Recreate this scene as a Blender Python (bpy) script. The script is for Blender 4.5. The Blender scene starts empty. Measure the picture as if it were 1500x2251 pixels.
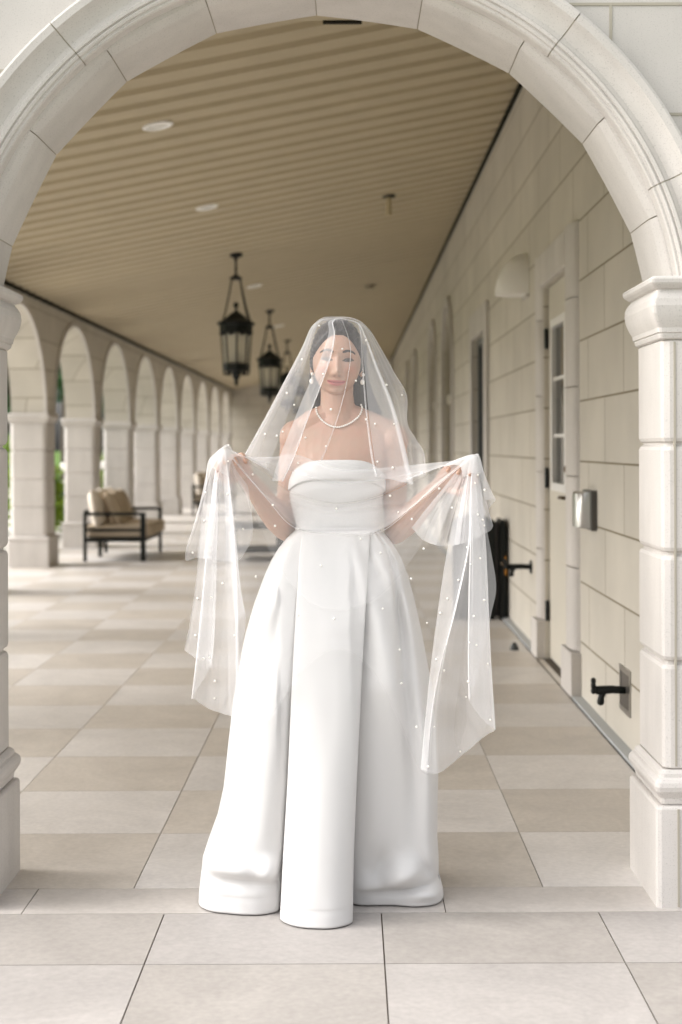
import bpy, bmesh, math, random
import numpy as np
from mathutils import Vector, Matrix, noise
from mathutils.bvhtree import BVHTree
random.seed(7); np.random.seed(7)
S = bpy.context.scene
COL = S.collection
R = math.radians
F_PX, VX, VY, H, ROLL = 3125.0, 771.0, 980.0, 1.3245, 0.004
# ------------------------------------------------------------- camera
cam = bpy.data.cameras.new('camera'); camo = bpy.data.objects.new('camera', cam); COL.objects.link(camo)
cam.sensor_fit = 'AUTO'; cam.sensor_width = 36.0
cam.lens = F_PX / 2251 * 36
cam.shift_x = (750 - VX) / 2251.0
cam.shift_y = (VY - 1125.5) / 2251.0
camo.location = (0, 0, H); camo.rotation_euler = (R(90), ROLL, 0)
cam.clip_start = 0.1; cam.clip_end = 800
cam.dof.use_dof = True; cam.dof.focus_distance = 4.12; cam.dof.aperture_fstop = 2.8
S.camera = camo
# ------------------------------------------------------------- world, sun, exposure
w = bpy.data.worlds.new('World'); S.world = w; w.use_nodes = True
nt = w.node_tree; bg = nt.nodes['Background']
sky = nt.nodes.new('ShaderNodeTexSky'); sky.sky_type = 'NISHITA'; sky.sun_disc = False
SUN_EL, SUN_AZ = R(38), R(272)      # broad bright sky to the left
sky.sun_elevation = SUN_EL; sky.sun_rotation = SUN_AZ
sky.dust_density = 6.0; sky.air_density = 1.0; sky.ozone_density = 0.6
hs = nt.nodes.new('ShaderNodeHueSaturation'); hs.inputs['Saturation'].default_value = 0.20
nt.links.new(sky.outputs[0], hs.inputs['Color']); nt.links.new(hs.outputs[0], bg.inputs[0])
bg.inputs[1].default_value = 0.15
sun = bpy.data.lights.new('sun', 'SUN'); suno = bpy.data.objects.new('sun', sun); COL.objects.link(suno)
sun.energy = 1.15; sun.angle = R(110); sun.color = (1.0, 0.96, 0.92)
sd = Vector((math.sin(SUN_AZ) * math.cos(SUN_EL), math.cos(SUN_AZ) * math.cos(SUN_EL), math.sin(SUN_EL)))
suno.rotation_euler = sd.to_track_quat('Z', 'Y').to_euler(); suno.location = sd * 60
S.view_settings.view_transform = 'Standard'; S.view_settings.look = 'None'
S.view_settings.exposure = 1.32; S.view_settings.gamma = 1.0
S.render.engine = 'CYCLES'
cy = S.cycles
cy.use_denoising = True; cy.max_bounces = 10; cy.diffuse_bounces = 6; cy.glossy_bounces = 4
cy.transparent_max_bounces = 40; cy.transmission_bounces = 6
cy.sample_clamp_indirect = 6.0; cy.caustics_reflective = False; cy.caustics_refractive = False

def W(px, py, d):
    u, v = px - VX, VY - py
    c, s = math.cos(ROLL), math.sin(ROLL)
    return Vector(((u * c + v * s) / F_PX * d, d, H + (-u * s + v * c) / F_PX * d))

# ------------------------------------------------------------- helpers
def tag(o, label=None, cat=None, group=None, kind=None):
    if label: o['label'] = label
    if cat: o['category'] = cat
    if group: o['group'] = group
    if kind: o['kind'] = kind
    return o
def empty(name, loc, label, cat, group=None, rz=0):
    o = bpy.data.objects.new(name, None); COL.objects.link(o)
    o.location = loc; o.rotation_euler = (0, 0, rz); o.empty_display_size = .1
    return tag(o, label, cat, group)
def link(name, me, m, parent=None, smooth=False):
    o = bpy.data.objects.new(name, me); COL.objects.link(o)
    if m and not me.materials: me.materials.append(m)
    if parent: o.parent = parent
    if smooth:
        me.polygons.foreach_set('use_smooth', [True] * len(me.polygons))
    return o
def from_bm(name, bm, m, parent=None, smooth=False, recalc=True):
    if recalc: bmesh.ops.recalc_face_normals(bm, faces=bm.faces)
    me = bpy.data.meshes.new(name); bm.to_mesh(me); bm.free()
    return link(name, me, m, parent, smooth)
def auto_smooth(o, ang=35):
    me = o.data
    me.polygons.foreach_set('use_smooth', [True] * len(me.polygons))
    try: me.set_sharp_from_angle(angle=R(ang))
    except Exception: pass
    return o
def world_to(parent, o):
    """mesh was written in world coordinates; keep it there under parent"""
    bpy.context.view_layer.update()
    o.matrix_parent_inverse = parent.matrix_world.inverted(); return o
def box(bm, x0, x1, y0, y1, z0, z1, bev=0.0):
    vs = [bm.verts.new((x, y, z)) for z in (z0, z1) for y in (y0, y1) for x in (x0, x1)]
    fs = [(0, 2, 3, 1), (4, 5, 7, 6), (0, 1, 5, 4), (2, 6, 7, 3), (0, 4, 6, 2), (1, 3, 7, 5)]
    faces = [bm.faces.new([vs[i] for i in f]) for f in fs]
    if bev > 0:
        edges = list({e for f in faces for e in f.edges})
        bmesh.ops.bevel(bm, geom=edges, offset=bev, segments=2, affect='EDGES', profile=.6)
def loft(bm, rings, close=True, cap=True):
    """rings: list of equal-length point lists"""
    vr = [[bm.verts.new(p) for p in r] for r in rings]
    n = len(vr[0])
    for a, b in zip(vr[:-1], vr[1:]):
        for i in range(n if close else n - 1):
            j = (i + 1) % n
            bm.faces.new((a[i], a[j], b[j], b[i]))
    if cap and close:
        bm.faces.new(vr[0][::-1]); bm.faces.new(vr[-1])
    return vr
def ring(c, a, b, ax=(1, 0, 0), bx=(0, 1, 0), n=24, pw=1.0):
    c, ax, bx = Vector(c), Vector(ax), Vector(bx); out = []
    for i in range(n):
        t = 2 * math.pi * i / n; ct, st = math.cos(t), math.sin(t)
        if pw != 1.0:
            ct = math.copysign(abs(ct) ** pw, ct); st = math.copysign(abs(st) ** pw, st)
        out.append(c + ax * (a * ct) + bx * (b * st))
    return out
def lathe(bm, prof, c=(0, 0, 0), n=24, rot=0.0):
    rings = []
    for r, z in prof:
        rings.append([Vector((c[0] + r * math.cos(2 * math.pi * i / n + rot), c[1] + r * math.sin(2 * math.pi * i / n + rot), c[2] + z)) for i in range(n)])
    loft(bm, rings)
def tube(bm, pts, rad, n=10, ends=True):
    pts = [Vector(p) for p in pts]
    rad = [rad] * len(pts) if isinstance(rad, (int, float)) else rad
    P, Q = [], []
    if ends:
        t0 = (pts[0] - pts[1]).normalized(); t1 = (pts[-1] - pts[-2]).normalized()
        P += [pts[0] + t0 * rad[0] * .9, pts[0] + t0 * rad[0] * .6]; Q += [rad[0] * .35, rad[0] * .8]
    P += pts; Q += rad
    if ends:
        P += [pts[-1] + t1 * rad[-1] * .6, pts[-1] + t1 * rad[-1] * .9]; Q += [rad[-1] * .8, rad[-1] * .35]
    rings = []; up = None
    for i, p in enumerate(P):
        t = (P[min(i + 1, len(P) - 1)] - P[max(i - 1, 0)]).normalized()
        if up is None:
            up = Vector((0, 0, 1)) if abs(t.z) < .9 else Vector((0, 1, 0))
        a = t.cross(up).normalized(); b = a.cross(t).normalized(); up = b
        rings.append(ring(p, Q[i], Q[i], a, b, n))
    loft(bm, rings)
def sphere(bm, c, r, u=16, v=10, sc=(1, 1, 1)):
    m = Matrix.Translation(c) @ Matrix.Diagonal((r * sc[0], r * sc[1], r * sc[2], 1))
    bmesh.ops.create_uvsphere(bm, u_segments=u, v_segments=v, radius=1, matrix=m)
def copy_tree(o, parent=None):
    c = o.copy(); COL.objects.link(c)
    if parent: c.parent = parent
    for ch in list(o.children): copy_tree(ch, c)
    return c

# ------------------------------------------------------------- materials
def mat(name, col, rough=.6, spec=.5, metal=0.0, nscale=0, namt=0.0, bump=0.0, bscale=40, coat=0, sheen=0, coord='Object'):
    m = bpy.data.materials.new(name); m.use_nodes = True
    n = m.node_tree; b = n.nodes['Principled BSDF']
    b.inputs['Base Color'].default_value = (*col, 1); b.inputs['Roughness'].default_value = rough
    b.inputs['Metallic'].default_value = metal; b.inputs['Specular IOR Level'].default_value = spec
    if coat: b.inputs['Coat Weight'].default_value = coat
    if sheen: b.inputs['Sheen Weight'].default_value = sheen
    tc = n.nodes.new('ShaderNodeTexCoord')
    if namt:
        t = n.nodes.new('ShaderNodeTexNoise'); t.inputs['Scale'].default_value = nscale; t.inputs['Detail'].default_value = 6
        t.inputs['Roughness'].default_value = .62
        n.links.new(tc.outputs[coord], t.inputs['Vector'])
        r = n.nodes.new('ShaderNodeMapRange'); r.inputs[1].default_value = .3; r.inputs[2].default_value = .7
        r.inputs[3].default_value = 1 - namt; r.inputs[4].default_value = 1 + namt * .6
        n.links.new(t.outputs['Fac'], r.inputs[0])
        mx = n.nodes.new('ShaderNodeVectorMath'); mx.operation = 'SCALE'; mx.inputs[0].default_value = col
        n.links.new(r.outputs[0], mx.inputs['Scale']); n.links.new(mx.outputs[0], b.inputs['Base Color'])
    if bump:
        t2 = n.nodes.new('ShaderNodeTexNoise'); t2.inputs['Scale'].default_value = bscale; t2.inputs['Detail'].default_value = 5
        n.links.new(tc.outputs[coord], t2.inputs['Vector'])
        bp = n.nodes.new('ShaderNodeBump'); bp.inputs['Strength'].default_value = bump; bp.inputs['Distance'].default_value = .004
        n.links.new(t2.outputs['Fac'], bp.inputs['Height']); n.links.new(bp.outputs[0], b.inputs['Normal'])
    return m
STONE = (.605, .575, .545)
M = {}
M['stone'] = mat('cast_stone', STONE, .75, .3, nscale=2.3, namt=.07, bump=.12, bscale=160)
def add_variation(m, col):
    n = m.node_tree; b = n.nodes['Principled BSDF']
    oi = n.nodes.new('ShaderNodeObjectInfo'); mr = n.nodes.new('ShaderNodeMapRange'); mr.inputs[3].default_value = .95; mr.inputs[4].default_value = 1.04
    n.links.new(oi.outputs['Random'], mr.inputs[0])
    src = b.inputs['Base Color'].links[0].from_socket
    tc = n.nodes.new('ShaderNodeTexCoord'); mp = n.nodes.new('ShaderNodeMapping'); mp.inputs['Scale'].default_value = (6, 6, .9)
    t = n.nodes.new('ShaderNodeTexNoise'); t.inputs['Scale'].default_value = 1.6; t.inputs['Detail'].default_value = 5
    n.links.new(tc.outputs['Object'], mp.inputs[0]); n.links.new(mp.outputs[0], t.inputs['Vector'])
    m2 = n.nodes.new('ShaderNodeMapRange'); m2.inputs[1].default_value = .35; m2.inputs[2].default_value = .62; m2.inputs[3].default_value = .93; m2.inputs[4].default_value = 1.0
    n.links.new(t.outputs['Fac'], m2.inputs[0])
    sp = n.nodes.new('ShaderNodeTexNoise'); sp.inputs['Scale'].default_value = 240; sp.inputs['Detail'].default_value = 2
    n.links.new(tc.outputs['Object'], sp.inputs['Vector'])
    m3 = n.nodes.new('ShaderNodeMapRange'); m3.inputs[1].default_value = .30; m3.inputs[2].default_value = .42; m3.inputs[3].default_value = .82; m3.inputs[4].default_value = 1.0
    n.links.new(sp.outputs['Fac'], m3.inputs[0])
    a = n.nodes.new('ShaderNodeMath'); a.operation = 'MULTIPLY'; n.links.new(mr.outputs[0], a.inputs[0]); n.links.new(m2.outputs[0], a.inputs[1])
    a2 = n.nodes.new('ShaderNodeMath'); a2.operation = 'MULTIPLY'; n.links.new(a.outputs[0], a2.inputs[0]); n.links.new(m3.outputs[0], a2.inputs[1])
    v = n.nodes.new('ShaderNodeVectorMath'); v.operation = 'SCALE'; n.links.new(src, v.inputs[0]); n.links.new(a2.outputs[0], v.inputs['Scale'])
    n.links.new(v.outputs[0], b.inputs['Base Color'])
add_variation(M['stone'], STONE)
M['joint'] = mat('mortar', (.40, .37, .31), .9, .1)
M['ceil'] = mat('ceiling_board', (.475, .41, .285), .6, .3, nscale=3, namt=.06)
M['dark'] = mat('black_metal', (.004, .006, .005), .5, .3)
M['gap'] = mat('dark_gap', (.02, .018, .012), .9, .1)
M['white'] = mat('white_trim', (.75, .74, .72), .5, .4)
M['curb'] = mat('grey_curb', (.42, .44, .45), .55, .4)
M['door'] = mat('door_paint', (.60, .565, .49), .45, .4, nscale=2, namt=.03)
M['bronze'] = mat('aged_bronze', (.10, .07, .04), .35, .5, metal=.8)
M['steel'] = mat('brushed_steel', (.45, .44, .42), .28, .5, metal=1.0)
M['cushion'] = mat('tan_cushion', (.56, .47, .36), .9, .2, nscale=60, namt=.1, bump=.2, bscale=300)
M['pane'] = mat('window_pane', (.018, .02, .018), .06, .8)
M['lantern_glass'] = mat('frosted_lantern_glass', (.42, .39, .32), .3, .5)
def stone_block_mat():
    m = mat('stone_block_wall', STONE, .78, .3)
    n = m.node_tree; b = n.nodes['Principled BSDF']
    tc = n.nodes.new('ShaderNodeTexCoord'); sp = n.nodes.new('ShaderNodeSeparateXYZ'); cb = n.nodes.new('ShaderNodeCombineXYZ')
    ad = n.nodes.new('ShaderNodeMath'); ad.operation = 'ADD'
    n.links.new(tc.outputs['Object'], sp.inputs[0]); n.links.new(sp.outputs['X'], ad.inputs[0]); n.links.new(sp.outputs['Y'], ad.inputs[1])
    a2 = n.nodes.new('ShaderNodeMath'); a2.operation = 'ADD'; a2.inputs[1].default_value = .017
    n.links.new(sp.outputs['Z'], a2.inputs[0])
    n.links.new(ad.outputs[0], cb.inputs['X']); n.links.new(a2.outputs[0], cb.inputs['Y'])
    br = n.nodes.new('ShaderNodeTexBrick')
    br.inputs['Scale'].default_value = 1; br.inputs['Brick Width'].default_value = .93; br.inputs['Row Height'].default_value = .314
    br.inputs['Mortar Size'].default_value = .0055; br.inputs['Mortar Smooth'].default_value = .25; br.offset = .5
    c0 = (.605, .570, .505); c1 = (.560, .527, .465)
    br.inputs['Color1'].default_value = (*c0, 1); br.inputs['Color2'].default_value = (*c1, 1)
    br.inputs['Mortar'].default_value = (.27, .235, .17, 1)
    n.links.new(cb.outputs[0], br.inputs['Vector'])
    t = n.nodes.new('ShaderNodeTexNoise'); t.inputs['Scale'].default_value = 2.0; t.inputs['Detail'].default_value = 6
    n.links.new(tc.outputs['Object'], t.inputs['Vector'])
    r = n.nodes.new('ShaderNodeMapRange'); r.inputs[1].default_value = .3; r.inputs[2].default_value = .7
    r.inputs[3].default_value = .90; r.inputs[4].default_value = 1.04
    n.links.new(t.outputs['Fac'], r.inputs[0])
    mx = n.nodes.new('ShaderNodeVectorMath'); mx.operation = 'SCALE'
    n.links.new(br.outputs['Color'], mx.inputs[0]); n.links.new(r.outputs[0], mx.inputs['Scale'])
    n.links.new(mx.outputs[0], b.inputs['Base Color'])
    bp = n.nodes.new('ShaderNodeBump'); bp.invert = True; bp.inputs['Strength'].default_value = .6; bp.inputs['Distance'].default_value = .006
    n.links.new(br.outputs['Fac'], bp.inputs['Height']); n.links.new(bp.outputs[0], b.inputs['Normal'])
    return m
M['block'] = stone_block_mat()
def tile_mat(name, rough):
    m = mat(name, (.5, .45, .4), rough, .45)
    n = m.node_tree; b = n.nodes['Principled BSDF']
    at = n.nodes.new('ShaderNodeAttribute'); at.attribute_name = 'tone'
    tc = n.nodes.new('ShaderNodeTexCoord')
    off = n.nodes.new('ShaderNodeVectorMath'); off.operation = 'ADD'
    seed = n.nodes.new('ShaderNodeAttribute'); seed.attribute_name = 'seed'
    n.links.new(tc.outputs['Object'], off.inputs[0]); n.links.new(seed.outputs['Color'], off.inputs[1])
    t = n.nodes.new('ShaderNodeTexNoise'); t.inputs['Scale'].default_value = 2.6; t.inputs['Detail'].default_value = 8; t.inputs['Roughness'].default_value = .68
    t.inputs['Distortion'].default_value = 1.4
    n.links.new(off.outputs[0], t.inputs['Vector'])
    r = n.nodes.new('ShaderNodeMapRange'); r.inputs[1].default_value = .28; r.inputs[2].default_value = .72
    r.inputs[3].default_value = .84; r.inputs[4].default_value = 1.09
    n.links.new(t.outputs['Fac'], r.inputs[0])
    t2 = n.nodes.new('ShaderNodeTexNoise'); t2.inputs['Scale'].default_value = 55; t2.inputs['Detail'].default_value = 4
    n.links.new(off.outputs[0], t2.inputs['Vector'])
    r2 = n.nodes.new('ShaderNodeMapRange'); r2.inputs[1].default_value = .3; r2.inputs[2].default_value = .7; r2.inputs[3].default_value = .92; r2.inputs[4].default_value = 1.05
    n.links.new(t2.outputs['Fac'], r2.inputs[0])
    mm = n.nodes.new('ShaderNodeMath'); mm.operation = 'MULTIPLY'
    n.links.new(r.outputs[0], mm.inputs[0]); n.links.new(r2.outputs[0], mm.inputs[1])
    mx = n.nodes.new('ShaderNodeVectorMath'); mx.operation = 'SCALE'
    n.links.new(at.outputs['Color'], mx.inputs[0]); n.links.new(mm.outputs[0], mx.inputs['Scale'])
    n.links.new(mx.outputs[0], b.inputs['Base Color'])
    rr = n.nodes.new('ShaderNodeMapRange'); rr.inputs[3].default_value = rough - .07; rr.inputs[4].default_value = rough + .1
    n.links.new(t.outputs['Fac'], rr.inputs[0]); n.links.new(rr.outputs[0], b.inputs['Roughness'])
    return m
M['tile'] = tile_mat('porcelain_tile', .34)
M['terrace_tile'] = tile_mat('terrace_tile', .6)

# ------------------------------------------------------------- floor
def tile_sheet(name, xs, ys, m, tone, gap=.003, z=0.0):
    bm = bmesh.new(); fl = bm.loops.layers.float_color.new('tone'); sl = bm.loops.layers.float_color.new('seed')
    for j in range(len(ys) - 1):
        for i in range(len(xs) - 1):
            x0, x1, y0, y1 = xs[i] + gap / 2, xs[i + 1] - gap / 2, ys[j] + gap / 2, ys[j + 1] - gap / 2
            zz = z
            v = [bm.verts.new(p) for p in ((x0, y0, zz), (x1, y0, zz), (x1, y1, zz), (x0, y1, zz))]
            f = bm.faces.new(v); c = tone(i, j); s = (random.random() * 30, random.random() * 30, random.random() * 30, 1)
            faces = [f]
            vb = [bm.verts.new((p.co.x, p.co.y, zz - .008)) for p in v]
            for k in range(4):
                faces.append(bm.faces.new((v[k], vb[k], vb[(k + 1) % 4], v[(k + 1) % 4])))
            for g in faces:
                for lp in g.loops: lp[fl] = (*c, 1); lp[sl] = s
    return from_bm(name, bm, m, recalc=False)
LIGHT, DARK = (.56, .505, .465), (.385, .325, .265)
def vary(c, a=.035):
    k = 1 + random.uniform(-a, a); return tuple(v * k for v in c)
xs = [-.042 + .6135 * k for k in range(-14, 3)]; xs[-1] = 1.19
ys = [4.262 + .605 * k for k in range(0, 62)]
COLR = {'a': (.655, .625, .60), 'b': (.57, .525, .475)}
fo = tile_sheet('floor', xs, ys, M['tile'], lambda i, j: vary(COLR['a' if (i + j) % 2 else 'b']), gap=.003)
tag(fo, kind='structure')
xs2 = [.265 + 1.205 * k for k in range(-5, 4)]
so = tile_sheet('threshold', xs2, [4.032, 4.262], M['tile'], lambda i, j: vary((.52, .485, .455), .03), gap=.003)
tag(so, kind='structure')
xs3 = [.082 + .6155 * k for k in range(-12, 13)]; ys3 = [4.032 - .397 * k for k in range(0, 24)][::-1]
to = tile_sheet('terrace', xs3, ys3, M['terrace_tile'], lambda i, j: vary((.405, .378, .358) if (i + j) % 2 else (.37, .342, .316), .03), gap=.004)
tag(to, kind='structure')
bm = bmesh.new(); box(bm, -8.9, 1.5, -6, 42, -.12, -.0045)
tag(from_bm('floor_bed', bm, mat('dark_grout', (.13, .11, .09), .9, .1)), kind='structure')
# lawn and ground reaching the horizon
bm = bmesh.new(); bmesh.ops.create_grid(bm, x_segments=2, y_segments=2, size=400, matrix=Matrix.Translation((0, 60, -.14)))
tag(from_bm('lawn', bm, mat('grass_ground', (.09, .16, .03), .9, .1, nscale=8, namt=.4)), kind='structure')

# ------------------------------------------------------------- front arch wall
ACX, ACZ, AR = -.083, 1.654, 1.015
YF, YB = 4.10, 4.44
TH0, TH1 = R(8.0), R(172.0)
fw = empty('arch_wall', (ACX, YF, 0), 'pale cast stone wall with a large round moulded archway that frames the woman', 'archway')
def P(o): return world_to(fw, o)
def polar(th, r, y): return Vector((ACX + r * math.cos(th), y, ACZ + r * math.sin(th)))
bm = bmesh.new()
# spandrel body: prism slices between the arch and a rectangle
N = 72; ths = [TH0 + (TH1 - TH0) * i / N for i in range(N + 1)]
def rect_pt(th, y):
    bx, bz = 1.35, 2.9; c, s = math.cos(th), math.sin(th)
    k = min(bx / abs(c) if abs(c) > 1e-6 else 1e9, bz / s)
    return Vector((ACX + c * k, y, ACZ + s * k))
rin = 1.10
A = [bm.verts.new(polar(t, rin, YF)) for t in ths]; B = [bm.verts.new(rect_pt(t, YF)) for t in ths]
C = [bm.verts.new(polar(t, 1.03, YB - .003)) for t in ths]; D = [bm.verts.new(rect_pt(t, YB - .003)) for t in ths]
for i in range(N):
    bm.faces.new((A[i], A[i + 1], B[i + 1], B[i])); bm.faces.new((C[i], D[i], D[i + 1], C[i + 1]))
    bm.faces.new((B[i], B[i + 1], D[i + 1], D[i])); bm.faces.new((A[i], C[i], C[i + 1], A[i + 1]))
ZT = ACZ + 1.35 * math.tan(TH0)
box(bm, ACX + 1.35, 4.2, YF, YB - .003, 1.6, 4.55)
box(bm, -5.6, ACX - 1.35, YF, YB - .003, 0, 4.55)
box(bm, 1.9, 4.2, YF, YB - .003, 0, 1.6)
P(from_bm('wall', bm, M['stone'], fw))
# intrados: straight-backed voussoirs between joint lines
jang = [19, 37, 55, 73, 91, 109, 127, 145, 163]
edges = [math.degrees(TH0)] + jang + [math.degrees(TH1)]
for a0, a1 in zip(edges[:-1], edges[1:]):
    bm = bmesh.new(); g = .10; a0r, a1r = R(a0 + g), R(a1 - g); mid = (a0r + a1r) / 2
    rings = []; n = 8
    for i in range(n + 1):
        t = a0r + (a1r - a0r) * i / n
        base = AR * math.cos(R(9) if a1 - a0 > 15 else (a1r - a0r) / 2) / math.cos(t - mid)
        full = AR
        rr = base * .8 + full * .2
        rings.append([polar(t, rr, YB), polar(t, rr, 4.172), polar(t, rr + .004, 4.160), polar(t, rr + .018, 4.140),
                      polar(t, rr + .026, 4.137), polar(t, 1.12, 4.137), polar(t, 1.12, YB)])
    loft(bm, rings)
    auto_smooth(P(from_bm('voussoir', bm, M['stone'], fw)), 30)
# archivolt moulding
prof = [(1.036, 4.15), (1.036, 4.093), (1.040, 4.086), (1.047, 4.086), (1.049, 4.078), (1.055, 4.074), (1.062, 4.078), (1.064, 4.070),
        (1.072, 4.068), (1.078, 4.074), (1.090, 4.078), (1.105, 4.074), (1.120, 4.063), (1.131, 4.050), (1.135, 4.042), (1.139, 4.037),
        (1.158, 4.035), (1.165, 4.038), (1.168, 4.046), (1.168, 4.11)]
def arc_sweep(a0, a1, dr, dy, n):
    bm = bmesh.new(); rings = []
    for i in range(n + 1):
        t = a0 + (a1 - a0) * i / n
        rings.append([polar(t, 1.10 + (r - 1.10) * (1 - dr), 4.115 + (y - 4.115) * (1 - dy)) for k, (r, y) in enumerate(prof)])
    loft(bm, rings); return bm
ej = [math.degrees(TH0)] + [23.3, 50.4, 77.3, 104.2, 131.2, 158.2] + [math.degrees(TH1)]
for a0, a1 in zip(ej[:-1], ej[1:]):
    auto_smooth(P(from_bm('arch_moulding', arc_sweep(R(a0 + .10), R(a1 - .10), 0, 0, 16), M['stone'], fw)), 25)
bm = arc_sweep(TH0, TH1, .05, .07, 60)
P(from_bm('arch_mortar', bm, M['joint'], fw))
bm = bmesh.new(); rings = []
for i in range(61):
    t = TH0 + (TH1 - TH0) * i / 60
    rings.append([polar(t, 1.0170, YB - .004), polar(t, 1.0170, 4.17), polar(t, 1.043, 4.144), polar(t, 1.09, 4.144), polar(t, 1.09, YB - .004)])
loft(bm, rings)
P(from_bm('intrados_mortar', bm, M['joint'], fw))
# wall joints on the front face
bm = bmesh.new()
def hjoint(z, side):
    xr = math.sqrt(max(1.171 ** 2 - (z - ACZ) ** 2, 0)); 
    x0, x1 = (ACX + xr, 4.2) if side > 0 else (-5.6, ACX - xr)
    box(bm, x0, x1, YF - .0025, YF + .01, z - .004, z + .004)
for z in (2.595, 2.277, 1.96): hjoint(z, 1)
for z in (2.41, 2.09): hjoint(z, -1)
for x, z0, z1 in ((.755, 2.462, 2.591), (1.25, 2.281, 2.591), (1.7, 1.964, 2.273), (-1.5, 2.094, 2.406), (-1.9, 1.8, 2.086)):
    box(bm, x - .004, x + .004, YF - .0025, YF + .01, z0, z1)
box(bm, .30, 4.2, YF - .0025, YF + .01, 2.91, 2.918); 
P(from_bm('wall_joint', bm, M['joint'], fw))
# piers
shaftp = [(.392, 0), (.40, .0)]
def dip(z): return [(z - .018, 0), (z - .008, -.004), (z - .003, -.012), (z + .003, -.012), (z + .008, -.004), (z + .018, 0)]
def chamfer_ring(x0, x1, y0, y1, z, off, ch, yoff=None):
    x0, x1, y0, y1 = x0 - off, x1 + off, y0 - off, y1 + off
    p = []
    for (cx_, cy_, sx, sy) in ((x0, y0, 1, 1), (x1, y0, -1, 1), (x1, y1, -1, -1), (x0, y1, 1, -1)):
        a = (cx_, cy_ + sy * ch); b = (cx_ + sx * ch, cy_)
        m_ = (cx_ + sx * ch * .3, cy_ + sy * ch * .3)
        seq = [a, m_, b] if (sx, sy) in ((1, 1), (-1, -1)) else [b, m_, a]
        p += [Vector((q[0], q[1], z)) for q in seq]
    return p
def stack(name, parent, x0, x1, y0, y1, pr, ch, m=None, conv=None):
    bm = bmesh.new(); loft(bm, [chamfer_ring(x0, x1, y0, y1, z, o, ch) for z, o in pr])
    o = from_bm(name, bm, m or M['stone'], parent); auto_smooth(o, 13); return o
cap_prof = [(1.627, .0), (1.631, .006), (1.640, .009), (1.645, .009), (1.647, .013), (1.660, .014), (1.666, .017), (1.680, .024), (1.700, .031), (1.722, .034),
            (1.742, .032), (1.757, .025), (1.765, .018), (1.769, .017), (1.772, .024), (1.781, .034), (1.787, .038), (1.797, .039), (1.802, .036), (1.806, .028)]
base_prof = [(.292, .008), (.297, .010), (.310, .012), (.322, .020), (.332, .026), (.345, .029), (.357, .027), (.366, .020), (.370, .013), (.380, .012), (.386, .006), (.390, .0)]
plinth_prof = [(0, .026), (.282, .026), (.287, .023), (.290, .018)]
def shaft(z0, z1, js):
    p = [(z0, -.008), (z0 + .006, 0)]
    for j in js: p += dip(j)
    return p + [(z1 - .006, 0), (z1, -.006)]
for nm, x0, x1 in (('right', .896, 1.60), ('left', -2.0, -1.066)):
    pr = tag(bpy.data.objects.new('pier', None), None); COL.objects.link(pr); pr.parent = fw; pr.location = (0, 0, 0)
    world_to(fw, pr)
    pr.empty_display_size = .1
    yb = YB
    for part, pf, ch in (('plinth', plinth_prof, .014), ('base_moulding', base_prof, .012), ('shaft', shaft(.39, 1.627, (.697, 1.01, 1.326)), .022), ('capital', cap_prof, .010)):
        o = stack(part, None, x0, x1, 4.085, yb - (.0 if part != 'shaft' else .0), pf, ch)
        o.parent = pr; o.matrix_parent_inverse = Matrix.Identity(4); 
    # vertical joint close to the corner, on the front face
    bm = bmesh.new(); xg = x0 + .036 if nm == 'right' else x1 - .036
    box(bm, xg - .003, xg + .003, 4.085 - .0025, 4.095, .40, 1.62); box(bm, xg - .003, xg + .003, 4.085 - .0285, 4.095, .004, .283)
    o = from_bm('corner_joint', bm, M['joint']); o.parent = pr
for o in fw.children:
    pass

# ------------------------------------------------------------- left arcade
XL, CW, CDEP, BAY, Y1 = -3.35, .41, .47, 2.97, 15.67
ar = empty('arcade', (XL, Y1, 0), 'long stone arcade of arches on square pillars down the left of the walkway', 'arcade')
cols = [Y1 + BAY * k for k in range(-4, 9)]
def world_child(o, root):
    o.parent = root; o.matrix_parent_inverse = Matrix.Translation(-Vector(root.location)); return o
for k, y in enumerate(cols):
    pe = bpy.data.objects.new('pillar', None); COL.objects.link(pe); world_child(pe, ar)
    if y < 4.44 + .1: y0c = 4.45; continue
    for part, pf, ch in (('base', [(0, .03), (.27, .03), (.28, .024), (.285, .02), (.30, .035), (.325, .035), (.335, .015), (.345, .0)], .02),
                         ('shaft', shaft(.345, 1.59, (.66, .97, 1.285)), .045),
                         ('impost', [(1.59, .0), (1.60, .012), (1.62, .016), (1.64, .03), (1.67, .035), (1.69, .03), (1.70, .022)], .02)):
        o = stack(part, pe, XL - CW, XL, y, y + CDEP, pf, ch)
        o.matrix_parent_inverse = Matrix.Identity(4)
def arch_z(y):
    # opening between pillars, elliptical head
    k = (y - Y1) % BAY
    if k < CDEP: return 1.70
    a = (BAY - CDEP) / 2; t = (k - CDEP - a) / a
    return 1.66 + 1.13 * math.sqrt(max(0, 1 - t * t))
ysl = []
y = 4.45
y_end = 41.0
brk = sorted([c + e for c in cols for e in (0, CDEP)])
yy = [4.45]
for c in cols:
    yy += [c + 1e-4, c + CDEP - 1e-4]
    yy += [c + CDEP + (BAY - CDEP) * (.5 - .5 * math.cos(math.pi * i / 26)) for i in range(0, 27)]
yy = sorted({round(v, 4) for v in yy if 4.45 <= v <= y_end}) + [y_end]
def slope_z(x): return 3.593 + .195 * x
def sliced_wall(x0, x1, ylist, zb, zt, m, name):
    bm = bmesh.new(); rings = []
    for v in ylist:
        b = zb(v)
        rings.append([Vector((x0, v, b)), Vector((x1, v, b)), Vector((x1, v, zt)), Vector((x0, v, zt))])
    loft(bm, rings); return from_bm(name, bm, m)
o = sliced_wall(XL - CW + .02, XL - .012, yy, arch_z, 4.3, M['block'], 'wall'); world_child(o, ar)
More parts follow.
